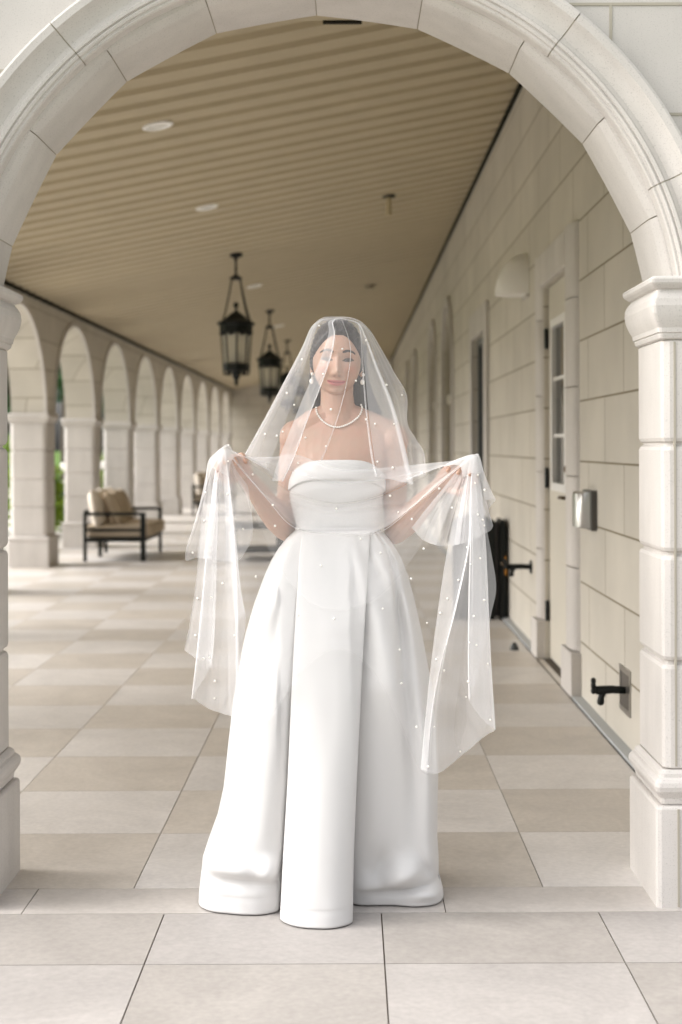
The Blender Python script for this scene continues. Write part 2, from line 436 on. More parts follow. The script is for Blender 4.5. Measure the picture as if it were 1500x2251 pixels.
# moulded ring round each arch, corridor side, and its darker lip
for c in cols[:-1]:
    if c + BAY < 4.6: continue
    bm = bmesh.new(); a = (BAY - CDEP) / 2; cyy = c + CDEP + a; rings = []
    for i in range(29):
        t = math.pi * i / 28; ca, sa = math.cos(t), math.sin(t)
        yv = cyy - a * ca; zv = 1.66 + 1.13 * sa
        n_ = Vector((0, -ca, sa))
        p0 = Vector((XL, yv, zv)) + n_ * -.004
        rings.append([p0 + Vector((-.03, 0, 0)), p0 + Vector((.004, 0, 0)) , p0 + n_ * .05 + Vector((.004, 0, 0)), p0 + n_ * .06 + Vector((-.03, 0, 0))])
    rings = [r for r in rings if r[0].y > 4.46]
    loft(bm, rings); o = from_bm('arch_trim', bm, M['stone']); auto_smooth(o, 30); world_child(o, ar)

# ------------------------------------------------------------- building wall on the right
XR, XD = 1.20, .0
bw = empty('building', (1.2, 8, 0), 'cream stone block building wall with door and tall windows right of the walkway', 'building')
def PB(o): return world_child(o, bw)
YE = 40.6
openings = [(7.80, 8.80, 0.0, 2.30, False), (12.55, 13.80, .55, 2.34, False), (16.55, 18.25, .12, 3.02, True), (19.75, 21.35, .12, 3.03, True),
            (25.4, 26.9, .12, 3.0, True), (29.0, 30.4, .12, 3.0, True)]
cuts = [4.44]
for (a, b, z0, z1, arch) in openings:
    if arch: cuts += [a] + [a + (b - a) * (.5 - .5 * math.cos(math.pi * i / 16)) for i in range(1, 16)] + [b]
    else: cuts += [a, b]
cuts.append(YE)
def op_at(y):
    for o in openings:
        if o[0] < y < o[1]: return o
    return None
def top_at(o, y):
    if not o[4]: return o[3]
    a = (o[1] - o[0]) / 2; t = (y - o[0] - a) / a
    return o[3] - a * .9 + a * .9 * math.sqrt(max(0, 1 - t * t))
bm = bmesh.new(); DEPTH = .12
def quad(a, b, c, d): bm.faces.new([bm.verts.new(p) for p in (a, b, c, d)])
ZTOP = 4.3
for y0, y1 in zip(cuts[:-1], cuts[1:]):
    o = op_at((y0 + y1) / 2)
    if o is None:
        quad((XR, y0, 0), (XR, y1, 0), (XR, y1, ZTOP), (XR, y0, ZTOP)); continue
    za, zb = top_at(o, y0), top_at(o, y1)
    quad((XR, y0, za), (XR, y1, zb), (XR, y1, ZTOP), (XR, y0, ZTOP))
    quad((XR, y0, za), (XR + DEPTH, y0, za), (XR + DEPTH, y1, zb), (XR, y1, zb))
    if o[2] > 0:
        quad((XR, y0, 0), (XR, y1, 0), (XR, y1, o[2]), (XR, y0, o[2]))
        quad((XR, y0, o[2]), (XR, y1, o[2]), (XR + DEPTH, y1, o[2]), (XR + DEPTH, y0, o[2]))
for (a, b, z0, z1, arch) in openings:
    zt = z1 - ((b - a) / 2 * .9 if arch else 0)
    for yv in (a, b): quad((XR, yv, z0), (XR + DEPTH, yv, z0), (XR + DEPTH, yv, zt), (XR, yv, zt))
PB(from_bm('wall', bm, M['block'], recalc=False))
bm = bmesh.new(); box(bm, XR + DEPTH + .002, XR + 2.8, 4.44, YE, 0, 4.4); PB(from_bm('light_stop_block', bm, mat('interior_dark', (.05, .045, .04), .9)))  # solid block added behind the wall so no light leaks in
bm = bmesh.new(); box(bm, -5.6, XR, YE, YE + .3, 0, 4.4); PB(from_bm('end_wall', bm, M['block']))
# curb along the foot of the wall
bm = bmesh.new()
for a, b in ((4.45, 7.40), (9.08, YE)): box(bm, XR - .052, XR + .001, a, b, -.004, .016, .003)
PB(from_bm('kerb_strip', bm, M['curb']))
bm = bmesh.new(); box(bm, XR - .056, XR - .0535, 4.45, YE, -.004, .0035); PB(from_bm('floor_gap', bm, M['gap']))
# door
dr = bpy.data.objects.new('door', None); COL.objects.link(dr); PB(dr)
def PD(o): o.parent = dr; o.matrix_parent_inverse = Matrix.Identity(4); return o
bm = bmesh.new(); xd = XR + .03; wy0, wy1, wz0, wz1 = 8.03, 8.62, 1.05, 2.08
for a in ((7.805, wy0, .012, 2.295), (wy1, 8.795, .012, 2.295), (wy0, wy1, .012, wz0), (wy0, wy1, wz1, 2.295)):
    box(bm, xd, xd + .045, a[0], a[1], a[2], a[3])
PD(from_bm('door_panel', bm, M['door']))
bm = bmesh.new()
for a in ((wy0, wy0 + .05, wz0, wz1), (wy1 - .05, wy1, wz0, wz1), (wy0 + .05, wy1 - .05, wz0, wz0 + .05), (wy0 + .05, wy1 - .05, wz1 - .05, wz1)):
    box(bm, xd - .018, xd + .02, a[0], a[1], a[2], a[3], .004)
PD(from_bm('window_frame', bm, M['white']))
bm = bmesh.new(); box(bm, xd + .012, xd + .02, wy0 + .05, wy1 - .05, wz0 + .05, wz1 - .05); PD(from_bm('pane', bm, M['pane']))
bm = bmesh.new()
for zz in (1.38, 1.72):
    bm = bmesh.new(); box(bm, xd - .002, xd + .012, wy0 + .05, wy1 - .05, zz - .01, zz + .01); PD(from_bm('muntin', bm, M['white']))
for zz in (.30, 1.12, 1.98):
    bm = bmesh.new(); lathe(bm, [(.010, 0), (.013, .005), (.013, .118), (.010, .123)], (XR + .012, 8.79, zz - .06), 10); PD(from_bm('hinge', bm, M['dark']))
bm = bmesh.new()
box(bm, xd - .008, xd + .002, 7.865, 7.905, .965, 1.10, .004)
tube(bm, [(xd - .005, 7.885, 1.03), (xd - .055, 7.885, 1.03)], .011); tube(bm, [(xd - .055, 7.885, 1.03), (xd - .062, 7.94, 1.032), (xd - .06, 8.00, 1.026)], [.011, .010, .008])
PD(from_bm('handle', bm, M['bronze'], smooth=True))
bm = bmesh.new()
tube(bm, [(xd - .001, 7.885, 1.19), (xd - .022, 7.885, 1.19)], .028, 16); tube(bm, [(xd - .022, 7.885, 1.17), (xd - .03, 7.885, 1.21)], .009)
PD(from_bm('deadbolt', bm, M['bronze'], smooth=True))
# door surround of stone rolls, in blocks
ds = bpy.data.objects.new('door_surround', None); COL.objects.link(ds); PB(ds)
def roll_vert(yc, wd, z0, z1, pj):
    bm = bmesh.new(); rings = []
    for z in (z0 + .002, z0 + .006, z1 - .006, z1 - .002):
        k = 1 if z not in (z0 + .002, z1 - .002) else .9
        rings.append([Vector((XR + .03 - (pj + .03) * math.sin(math.pi * i / 8) ** .55 * k, yc - wd / 2 * math.cos(math.pi * i / 8), z)) for i in range(9)])
    loft(bm, rings); o = from_bm('surround_block', bm, M['stone']); auto_smooth(o, 50)
    o.parent = ds; o.matrix_parent_inverse = Matrix.Identity(4)
zj = [.24, .68, 1.16, 1.63, 2.10, 2.50]
for a, b in zip(zj[:-1], zj[1:]):
    roll_vert(7.60, .34, a, b, .045); roll_vert(8.93, .24, a, b, .035)
for yc, wd in ((7.60, .36), (8.935, .25)):
    bm = bmesh.new(); box(bm, XR - .055, XR + .03, yc - wd / 2, yc + wd / 2, 0, .235, .008); o = from_bm('surround_base', bm, M['stone']); o.parent = ds; o.matrix_parent_inverse = Matrix.Identity(4)
for i in range(3):
    y0 = 7.775 + i * .35; bm = bmesh.new(); box(bm, XR - .03, XR + .02, y0 + .002, y0 + .346 if i < 2 else 8.81, 2.302, 2.50, .012)
    o = from_bm('lintel_block', bm, M['stone']); o.parent = ds; o.matrix_parent_inverse = Matrix.Identity(4)
# windows
M['frame'] = mat('dark_window_frame', (.10, .11, .115), .45, .4)
M['cframe'] = mat('cream_window_frame', (.46, .42, .33), .5, .4)
for idx, (a, b, z0, z1, arch) in enumerate(openings[1:]):
    wn = bpy.data.objects.new('window', None); COL.objects.link(wn); PB(wn)
    def PW(o): o.parent = wn; o.matrix_parent_inverse = Matrix.Identity(4); return o
    fm = M['frame'] if not arch else M['cframe']; ww = .07
    if not arch:
        bm = bmesh.new()
        for q in ((a + .003, a + ww, z0, z1), (b - ww, b - .003, z0, z1), (a + ww, b - ww, z1 - ww, z1), (a + ww, b - ww, z0, z0 + ww)): box(bm, XR + .035, XR + .10, *q, .004)
        box(bm, XR + .05, XR + .095, (a + b) / 2 - .02, (a + b) / 2 + .02, z0 + ww, z1 - ww)
        PW(from_bm('frame', bm, fm))
        bm = bmesh.new(); box(bm, XR + .088, XR + .112, a + .003, b - .003, z0, z1); PW(from_bm('pane', bm, M['pane']))
        bm = bmesh.new()
        for q in ((a - .26, a - .004, z0 - .1, z1 + .24), (b + .004, b + .2, z0 - .1, z1 + .24), (a - .004, b + .004, z1 + .003, z1 + .24), (a - .004, b + .004, z0 - .1, z0 - .003)): box(bm, XR - .03, XR - .001, *q, .008)
        PW(from_bm('window_surround', bm, M['stone']))
    else:
        hw = (b - a) / 2; cyw = (a + b) / 2; zs = z1 - hw * .9
        def arch_band(r_in, r_out, x0, x1, low):
            bm = bmesh.new(); rings = []
            pts = [(-1, low)] + [(math.cos(math.pi * (1 - i / 16)), None) for i in range(17)] + [(1, low)]
            for k, (c_, lw) in enumerate(pts):
                if lw is not None:
                    yi, zi, yo, zo = cyw + c_ * r_in * hw, lw, cyw + c_ * r_out * hw, lw
                else:
                    s_ = math.sqrt(max(0, 1 - c_ * c_))
                    yi, zi, yo, zo = cyw + c_ * r_in * hw, zs + s_ * r_in * hw * .9, cyw + c_ * r_out * hw, zs + s_ * r_out * hw * .9
                rings.append([Vector((x0, yi, zi)), Vector((x1, yi, zi)), Vector((x1, yo, zo)), Vector((x0, yo, zo))])
            loft(bm, rings); return bm
        PW(from_bm('frame', arch_band(.90, .997, XR + .03, XR + .10, z0), fm))
        bm = bmesh.new()
        for zz in (1.90,): box(bm, XR + .03, XR + .09, a + .01, b - .01, zz - .06, zz + .06)
        box(bm, XR + .045, XR + .09, cyw - .035, cyw + .035, z0, z1 - .06)
        PW(from_bm('transom', bm, fm))
        bm = bmesh.new(); rings = [[Vector((XR + .094, cyw + c_ * hw * .99, z0)), Vector((XR + .094, cyw + c_ * hw * .99, zs + math.sqrt(max(0, 1 - c_ * c_)) * hw * .89))] for c_ in [math.cos(math.pi * (1 - i / 16)) for i in range(17)]]
        loft(bm, rings, close=False, cap=False); PW(from_bm('pane', bm, M['pane']))
        PW(from_bm('window_surround', arch_band(1.005, 1.16, XR - .035, XR - .001, 0.02), M['stone']))

# ------------------------------------------------------------- ceiling and roof
bm = bmesh.new(); pitch = .312; y = 4.45; ring0 = []
prof_c = []
while y < YE:
    prof_c += [(y, 0), (y + .18, 0), (y + .187, .022), (y + .194, .036), (y + .292, .036), (y + .300, .022), (y + .310, .0)]
    y += pitch
prof_c.append((YE, 0))
xa, xb = XL + .0, XR - .0
rows = []
for x in (XL - .35, XR + .1):
    rows.append([bm.verts.new((x, yv, slope_z(x) + dz)) for yv, dz in prof_c])
for i in range(len(prof_c) - 1):
    bm.faces.new((rows[0][i], rows[0][i + 1], rows[1][i + 1], rows[1][i]))
tag(from_bm('ceiling', bm, M['ceil'], recalc=False), kind='structure')
rf = []
bm = bmesh.new()
box(bm, -6.2, 4.3, 4.40, YE + .5, 4.31, 4.5)  # unseen slab above the ceiling, added to block light from over it
tag(from_bm('roof', bm, mat('roof_slab', (.3, .28, .25), .8)), kind='structure')
bm = bmesh.new()   # ventilation slots between wall and ceiling, both sides
def edge_strip(xw, sgn):
    z = slope_z(xw)
    y = 4.5
    while y < YE - .3:
        box(bm, min(xw, xw - sgn * .028), max(xw, xw - sgn * .028), y, y + .27, z - .024, z - .004)
        y += .312
edge_strip(XR - .003, 1); 
z = slope_z(XR)
box(bm, XR - .012, XR - .001, 4.45, YE, z - .026, z + .02)
z = slope_z(XL)
y = 4.5
while y < YE - .3:
    box(bm, XL - .008, XL + .022, y, y + .2, z - .035, z - .005); y += .312
box(bm, XL - .010, XL + .012, 4.45, YE, z - .03, z + .02)
tag(from_bm('soffit_vent_strip', bm, M['gap']), 'dark slotted vent line where the board ceiling meets both long walls', 'vent')
bm = bmesh.new(); box(bm, XL - .3, XR + .02, 5.62, 6.0, 3.118, 4.3)
tag(from_bm('header_beam', bm, M['ceil']), 'flat tan header beam crossing the ceiling just inside the archway', 'beam')
bm = bmesh.new(); box(bm, -.11, .055, 5.99, 6.02, 3.109, 3.1175)
tag(from_bm('linear_vent', bm, M['gap']), 'thin black slot under the header beam at the very top of the archway', 'vent')
# ============================================================= lanterns
def make_lantern(loc, label):
    t = empty('hanging_lantern', loc, label, 'lantern', 'black lanterns hanging in a row from the ceiling')
    D = M['dark']
    bm = bmesh.new(); lathe(bm, [(.0, .03), (.075, .03), (.075, .0), (.05, -.012), (.016, -.03), (.016, -.06), (.0, -.06)], n=20)
    o = from_bm('canopy', bm, D, t); auto_smooth(o)
    bm = bmesh.new(); lathe(bm, [(.004, -.05), (.010, -.055), (.012, -.12), (.018, -.13), (.012, -.14), (.012, -.19), (.03, -.205), (.05, -.222), (.066, -.228), (.066, -.250), (.052, -.254), (.0, -.254)], n=20)
    o = from_bm('stem', bm, D, t); auto_smooth(o)
    for k in range(4):
        a = math.pi / 4 + k * math.pi / 2 + .12; c, s = math.cos(a), math.sin(a)
        bm = bmesh.new(); tube(bm, [(.06 * c, .06 * s, -.24), (.10 * c, .10 * s, -.40), (.155 * c, .155 * s, -.58), (.205 * c, .205 * s, -.712)], .0075, 8)
        tube(bm, [(.205 * c, .205 * s, -.712), (.225 * c, .225 * s, -.725), (.218 * c, .218 * s, -.745)], .009, 8)
        from_bm('rod', bm, D, t, smooth=True)
    bm = bmesh.new(); lathe(bm, [(.0, -.488), (.018, -.492), (.031, -.512), (.028, -.535), (.014, -.553), (.012, -.575), (.022, -.585), (.03, -.60)], n=16)
    from_bm('finial', bm, D, t, smooth=True)
    bm = bmesh.new()
    lathe(bm, [(.02, -.585), (.045, -.60), (.09, -.635), (.125, -.668), (.16, -.69), (.198, -.706), (.203, -.72), (.196, -.735), (.176, -.74), (.172, -.80), (.178, -.81), (.17, -.822), (.0, -.822)], n=8, rot=.12)
    for k in range(8):     # scalloped lower edge
        a = .12 + (k + .5) * math.pi / 4; c, s = math.cos(a), math.sin(a)
        sphere(bm, (.155 * c, .155 * s, -.822), .034, 8, 6, (1, 1, .7))
    from_bm('roof', bm, D, t)
    bm = bmesh.new(); lathe(bm, [(.152, -.822), (.128, -1.148)], n=8, rot=.12); from_bm('glass', bm, M['lantern_pane'], t)
    for k in range(8):
        a = .12 + k * math.pi / 4; c, s = math.cos(a), math.sin(a)
        bm = bmesh.new(); tube(bm, [(.160 * c, .160 * s, -.82), (.136 * c, .136 * s, -1.15)], .0085, 6, False); from_bm('corner_bar', bm, D, t)
    bm = bmesh.new(); lathe(bm, [(.0, -1.142), (.138, -1.142), (.150, -1.15), (.150, -1.17), (.142, -1.18), (.146, -1.20), (.14, -1.218), (.05, -1.22), (.046, -1.25), (.05, -1.275), (.03, -1.30), (.018, -1.33), (.024, -1.345), (.016, -1.365), (.0, -1.385)], n=8, rot=.12)
    for k in range(8):
        a = .12 + k * math.pi / 4; c, s = math.cos(a), math.sin(a)
        tube(bm, [(.135 * c, .135 * s, -1.21), (.128 * c, .128 * s, -1.255), (.10 * c, .10 * s, -1.262), (.09 * c, .09 * s, -1.235)], .012, 6)
    from_bm('bottom_ring', bm, D, t)
    bm = bmesh.new()
    for k in range(4):
        a = k * math.pi / 2; c, s = .045 * math.cos(a), .045 * math.sin(a)
        tube(bm, [(c, s, -1.14), (c, s, -1.03)], .011, 8)
    box(bm, -.03, .03, -.03, .03, -1.142, -1.10)
    from_bm('candle_cluster', bm, mat('lamp_socket', (.16, .16, .15), .6) if 'socket' not in M else M['socket'], t)
    return t
def pane_mat():
    m = bpy.data.materials.new('seeded_glass'); m.use_nodes = True; n = m.node_tree; b = n.nodes['Principled BSDF']
    b.inputs['Base Color'].default_value = (.8, .78, .7, 1); b.inputs['Roughness'].default_value = .35
    tr = n.nodes.new('ShaderNodeBsdfTransparent'); tr.inputs[0].default_value = (.93, .93, .9, 1)
    mx = n.nodes.new('ShaderNodeMixShader'); mx.inputs[0].default_value = .32
    n.links.new(tr.outputs[0], mx.inputs[1]); n.links.new(b.outputs[0], mx.inputs[2]); n.links.new(mx.outputs[0], n.nodes['Material Output'].inputs[0])
    return m
M['lantern_pane'] = pane_mat()
lx = -1.21
L0 = make_lantern((lx, 15.1, slope_z(lx) - .012), 'nearest and largest black hexagonal lantern hanging from the board ceiling')
for y, lab in ((21.36, 'middle lantern of the hanging row, behind the nearest black one'), (27.3, 'third lantern of the hanging row, just left of the veil'),
               (33.3, 'farthest lantern of the hanging row, mostly behind the veil')):
    c = copy_tree(L0); c.location = (lx, y, slope_z(lx) - .012); c['label'] = lab
# recessed downlights
M['lampwhite'] = mat('downlight_white', (.86, .86, .84), .4)
D0 = None
for y, lab in ((8.98, 'nearest round white downlight recessed in the ceiling at upper left'), (12.05, 'second white downlight, between the nearest one and the first lantern'),
               (18.0, 'third downlight in the ceiling, just beyond the first lantern'), (24.0, 'farthest downlight, beyond the second lantern')):
    if D0 is None:
        t = empty('downlight', (lx, y, 0), lab, 'ceiling light', 'round downlights recessed in the ceiling')
        bm = bmesh.new(); lathe(bm, [(.085, .02), (.098, .0), (.100, -.006), (.088, -.012), (.070, -.010), (.062, .0), (.062, .015)], n=28); o = from_bm('trim_ring', bm, M['lampwhite'], t); auto_smooth(o, 50)
        bm = bmesh.new(); lathe(bm, [(.0, -.004), (.03, -.0045), (.0615, -.003), (.0615, .004), (.0, .004)], n=28); o = from_bm('lens', bm, mat('downlight_lens', (.80, .80, .76), .25), t)
        D0 = t
    else:
        t = copy_tree(D0); t['label'] = lab
    t.location = (lx, y, slope_z(lx) - .004); t.rotation_euler = (0, -math.atan(.195), 0)
# hanging sensor / sprinkler
sx, sy = .366, 13.3
t = empty('pendant_heater_bracket', (sx, sy, slope_z(sx)), 'small cream post hanging from a black plate on the ceiling right of centre', 'ceiling bracket')
bm = bmesh.new(); lathe(bm, [(.0, .02), (.06, .02), (.065, -.012), (.05, -.022), (.0, -.022)], n=18); from_bm('ceiling_plate', bm, M['dark'], t)
bm = bmesh.new(); lathe(bm, [(.028, -.02), (.028, -.165), (.034, -.17), (.034, -.19), (.0, -.195)], n=16); o = from_bm('post', bm, mat('cream_paint', (.5, .43, .28), .5), t); auto_smooth(o)
sx, sy = .29, 20.6
t = empty('smoke_detector', (sx, sy, slope_z(sx)), 'tiny dark round detector on the ceiling far down the walkway', 'detector')
bm = bmesh.new(); lathe(bm, [(.0, .01), (.07, .01), (.072, -.02), (.055, -.04), (.0, -.045)], n=18); from_bm('housing', bm, mat('detector_grey', (.2, .17, .12), .6), t)

# ============================================================= outdoor sofa
def make_sofa(loc, label):
    t = empty('loveseat', loc, label, 'sofa', 'black framed outdoor sofas with tan cushions', 0)
    D = M['dark']; r = .022
    Wd, Ln = .72, 1.45     # x depth (faces +x), y length; origin rear/near corner
    bm = bmesh.new()
    for x in (0, Wd - .045):
        for y in (0, Ln - .045): pass
    box(bm, 0, Wd, .0, .04, .225, .262, .006); box(bm, 0, Wd, Ln - .04, Ln, .225, .262, .006)
    box(bm, 0, .04, .04, Ln - .04, .225, .262, .006); box(bm, Wd - .04, Wd, .04, Ln - .04, .225, .262, .006)
    box(bm, .042, Wd - .042, .042, Ln - .042, .235, .25)
    from_bm('seat_frame', bm, D, t)
    for y0 in (0, Ln - .045):
        bm = bmesh.new(); box(bm, 0, Wd, y0, y0 + .045, .53, .565, .006); box(bm, .005, Wd - .005, y0 + .008, y0 + .037, .345, .375, .004)
        from_bm('arm', bm, D, t)
    for x, y, h in ((.0, .0, .53), (.0, Ln - .04, .53), (Wd - .06, .0, .53), (Wd - .04, Ln - .04, .53)):
        bm = bmesh.new(); box(bm, x, x + (.06 if x > .1 and y == 0 else .038), y, y + .04, 0, h - .001, .004); from_bm('leg', bm, D, t)
    bm = bmesh.new(); box(bm, .05, .09, .70, .74, 0, .234, .003); from_bm('leg', bm, D, t)
    bm = bmesh.new()
    box(bm, .0, .03, .05, Ln - .05, .56, .59, .005); box(bm, .0, .03, .05, Ln - .05, .40, .43, .005)
    from_bm('back_rail', bm, D, t)
    def pillow(name, cx_, cy_, cz_, sx_, sy_, sz_, tilt, m):
        bm = bmesh.new(); n = 16
        bmesh.ops.create_cube(bm, size=2); bmesh.ops.subdivide_edges(bm, edges=bm.edges[:], cuts=9, use_grid_fill=True)
        for v in bm.verts:
            x, y, z = v.co
            e = (1 - .34 * (y ** 4 * z ** 4 if sx_ < sz_ else y ** 4 * x ** 4))
            if sx_ < sz_:   # upright pillow: thin in x
                th = (max(0, 1 - abs(y) ** 3.5) * max(0, 1 - abs(z) ** 3.5)) ** .45
                px_, py_, pz_ = x * (.14 + .86 * th), y * (1 - .05 * (1 - z * z)), z * (1 - .05 * (1 - y * y))
            else:
                th = (max(0, 1 - abs(y) ** 12) * max(0, 1 - abs(x) ** 12)) ** .35
                px_, py_, pz_ = x, y, z * (.72 + .28 * th)
            v.co = (px_ * sx_, py_ * sy_, pz_ * sz_)
        bmesh.ops.rotate(bm, verts=bm.verts, cent=(0, 0, 0), matrix=Matrix.Rotation(tilt, 3, 'Y'))
        bmesh.ops.translate(bm, verts=bm.verts, vec=(cx_, cy_, cz_))
        return from_bm(name, bm, m, t, smooth=True)
    pillow('seat_cushion', .385, Ln / 2, .345, .375, Ln / 2 - .055, .085, 0, M['cushion'])
    pillow('back_cushion', .12, .37, .60, .085, .32, .23, -.16, M['cushion2'])
    pillow('back_cushion', .12, 1.07, .60, .085, .32, .23, -.16, M['cushion2'])
    pillow('throw_pillow', .30, .42, .60, .08, .22, .21, -.42, M['cushion'])
    pillow('throw_pillow', .30, .98, .61, .08, .22, .21, -.34, M['cushion'])
    return t
M['cushion2'] = mat('pale_cushion', (.74, .67, .58), .9, .2, nscale=60, namt=.08, bump=.2, bscale=300)
S0 = make_sofa((-3.09, 16.40, .0), 'black framed tan cushioned sofa beside the nearest pillars on the left')
S1 = copy_tree(S0); S1.location = (-3.05, 27.3, .0); S1['label'] = 'farther sofa half hidden by the left side of the veil'
# low table seen through the veil
t = empty('coffee_table', (-1.12, 16.75, 0), 'low black framed table seen blurred through the veil left of the skirt', 'table')
bm = bmesh.new(); box(bm, -.32, .32, -.5, .5, .375, .41, .006); from_bm('tabletop', bm, mat('slate_top', (.09, .10, .11), .4), t)
for sx_ in (-1, 1):
    for sy_ in (-1, 1):
        bm = bmesh.new(); box(bm, sx_ * .29 - .02, sx_ * .29 + .02, sy_ * .47 - .02, sy_ * .47 + .02, 0, .374, .003); from_bm('leg', bm, M['dark'], t)
bm = bmesh.new(); box(bm, -.27, .27, -.45, .45, .10, .125, .003); from_bm('shelf', bm, M['dark'], t)

# ============================================================= right wall fixtures
# half round wall sconce
t = empty('wall_sconce', (XR, 9.65, 2.34), 'pale quarter round wall light high on the building wall left of the door', 'wall light')
bm = bmesh.new(); rings = []
for j in range(11):
    ph = math.pi / 2 * j / 10
    rr, zz = math.cos(ph), math.sin(ph)
    rings.append([Vector((-.215 * rr * math.sin(math.pi * i / 16) - .001, .15 * rr * math.cos(math.pi * i / 16), .285 * zz)) for i in range(17)])
loft(bm, rings, cap=False); bm.faces.new([v for v in bm.verts][:17])
o = from_bm('shade', bm, mat('plaster_shade', (.85, .84, .82), .5), t); auto_smooth(o, 40)
bm = bmesh.new(); box(bm, -.02, -.001, -.15, .15, -.02, -.002); from_bm('back_plate', bm, M['stone'], t)
# intercom box
t = empty('intercom_box', (XR, 7.05, 1.0), 'brushed steel box with a curved hood fixed beside the door', 'wall box')
bm = bmesh.new(); box(bm, -.03, -.001, -.13, .13, -.095, .10, .004); from_bm('back_plate', bm, mat('dark_steel', (.10, .095, .09), .4, metal=.6), t)
bm = bmesh.new(); rings = []
for z in (-.085, -.08, .085, .092): rings.append([Vector((-.03 - (.07 if z in (-.08, .085) else .06) * math.sin(math.pi * i / 12) ** .7, .095 * math.cos(math.pi * i / 12), z)) for i in range(13)])
loft(bm, rings); o = from_bm('hood', bm, M['steel'], t); auto_smooth(o, 40)
# hose bib near
def hose_bib(loc, label, plate):
    t = empty('hose_tap', loc, label, 'water tap')
    if plate:
        bm = bmesh.new()
        for q in ((-.12, .12, .075, .10), (-.12, .12, -.10, -.075), (-.12, -.095, -.075, .075), (.095, .12, -.075, .075)): box(bm, -.006, -.001, *q)
        from_bm('cover_plate', bm, M['steel'], t)
        bm = bmesh.new(); box(bm, -.003, -.0012, -.095, .095, -.075, .075); from_bm('recess', bm, mat('tap_recess', (.12, .11, .10), .35, metal=.5), t)
    else:
        bm = bmesh.new(); lathe(bm, [(0, -.001), (.045, -.001), (.045, .008), (.03, .014), (0, .014)], n=18)
        bmesh.ops.rotate(bm, verts=bm.verts, cent=(0, 0, 0), matrix=Matrix.Rotation(-math.pi / 2, 3, 'Y')); from_bm('cover_plate', bm, M['dark'], t)
    L = .12 if plate else .145
    bm = bmesh.new(); tube(bm, [(-.004, 0, 0), (-L * .5, 0, .004), (-L, 0, .0)], [.016, .018, .020]); tube(bm, [(-L * .8, 0, -.005), (-L * .9, 0, -.03), (-L * .92, 0, -.05)], [.014, .014, .017])
    from_bm('spout', bm, M['dark'], t, smooth=True)
    bm = bmesh.new(); tube(bm, [(-L * .95, 0, .0), (-L * 1.15, 0, .018)], .008)
    for k in range(6):
        a = k * math.pi / 3; sphere(bm, (-L * 1.18 + .004 * math.cos(a), .026 * math.cos(a), .02 + .026 * math.sin(a)), .012, 8, 6)
    tube(bm, [(-L * 1.18 , .026 * math.cos(k * math.pi / 6), .02 + .026 * math.sin(k * math.pi / 6)) for k in range(13)], .006, 6, False)
    from_bm('handwheel', bm, M['dark'], t, smooth=True)
    if not plate:
        bm = bmesh.new(); sphere(bm, (-L * 1.32, 0, .022), .014, 8, 6); from_bm('copper_cap', bm, M['bronze'], t)
    return t
hose_bib((XR, 6.22, .25), 'black garden tap in a steel plate low on the wall near the right pier', True)
hose_bib((XR, 9.45, .515), 'small black tap sticking out of the wall left of the door', False)
# black stacked panels leaning by the wall
t = empty('folded_screen', (1.095, 10.9, 0), 'tall black folded panels standing against the wall right of the veil', 'folding screen')
for (xa_, xb_, ya_, yb_, zt_, nm) in ((-.32, -.0, -.10, -.03, .80, 'panel'), (-.29, -.01, .0, .06, .80, 'panel'), (.035, .085, -.12, .25, .762, 'end_panel')):
    bm = bmesh.new(); n = 8; rr = []
    pr_ = [(0, 0), (0, zt_ - .05), (.25, zt_ - .012), (.5, zt_), (.75, zt_ - .012), (1, zt_ - .05), (1, 0)]
    rr = [[Vector((xa_ + (xb_ - xa_) * u, yv, z)) for u, z in pr_] for yv in (ya_, yb_)]
    loft(bm, rr); bmesh.ops.bevel(bm, geom=bm.edges[:], offset=.008, segments=2, affect='EDGES'); from_bm(nm, bm, M['dark'], t)
bm = bmesh.new(); box(bm, .002, .033, -.05, .0, .02, .74, .004); from_bm('hinge_post', bm, mat('charcoal', (.05, .045, .045), .5), t)
bm = bmesh.new(); box(bm, .070, .0845, -.126, -.121, .34, .48); from_bm('label_strip', bm, mat('amber_label', (.55, .22, .02), .5), t)
# door stop on the floor
t = empty('door_stop', (1.055, 9.2, 0), 'small dark dome door stop on the floor before the door', 'door stop')
bm = bmesh.new(); lathe(bm, [(0, 0), (.028, 0), (.03, .006), (.022, .028), (.012, .046), (0, .05)], n=16); from_bm('dome', bm, mat('dark_rubber', (.04, .045, .045), .5), t, smooth=True)

# ============================================================= garden
GREENS = [(.045, .095, .035), (.03, .07, .035), (.075, .13, .02), (.02, .05, .03)]
def leaf_mat(name, c):
    m = mat(name, c, .55, .3, nscale=1.2, namt=.45)
    return m
M['leafA'] = leaf_mat('dark_green_leaf', (.035, .10, .055)); M['leafB'] = leaf_mat('mid_green_leaf', (.06, .14, .05))
M['leafC'] = leaf_mat('lime_leaf', (.22, .33, .03)); M['bark'] = mat('bark', (.08, .06, .045), .9, nscale=8, namt=.3)
M['petal'] = mat('white_petal', (.8, .78, .74), .7)
def leaves(n, clumps, size, seed):
    rnd = np.random.RandomState(seed); v = []; f = []
    for i in range(n):
        c, r = clumps[rnd.randint(len(clumps))]
        d = rnd.normal(size=3); d /= np.linalg.norm(d); rad = rnd.rand() ** .4
        p = np.array(c) + d * np.array(r) * rad
        a = rnd.normal(size=3); a /= np.linalg.norm(a); b = np.cross(a, rnd.normal(size=3)); b /= np.linalg.norm(b)
        s = size * (.6 + .8 * rnd.rand()); k = len(v)
        v += [p - a * s, p + b * s * .45, p + a * s, p - b * s * .45]; f.append((k, k + 1, k + 2, k + 3))
    me = bpy.data.meshes.new('leaves'); me.from_pydata([tuple(x) for x in v], [], f); return me
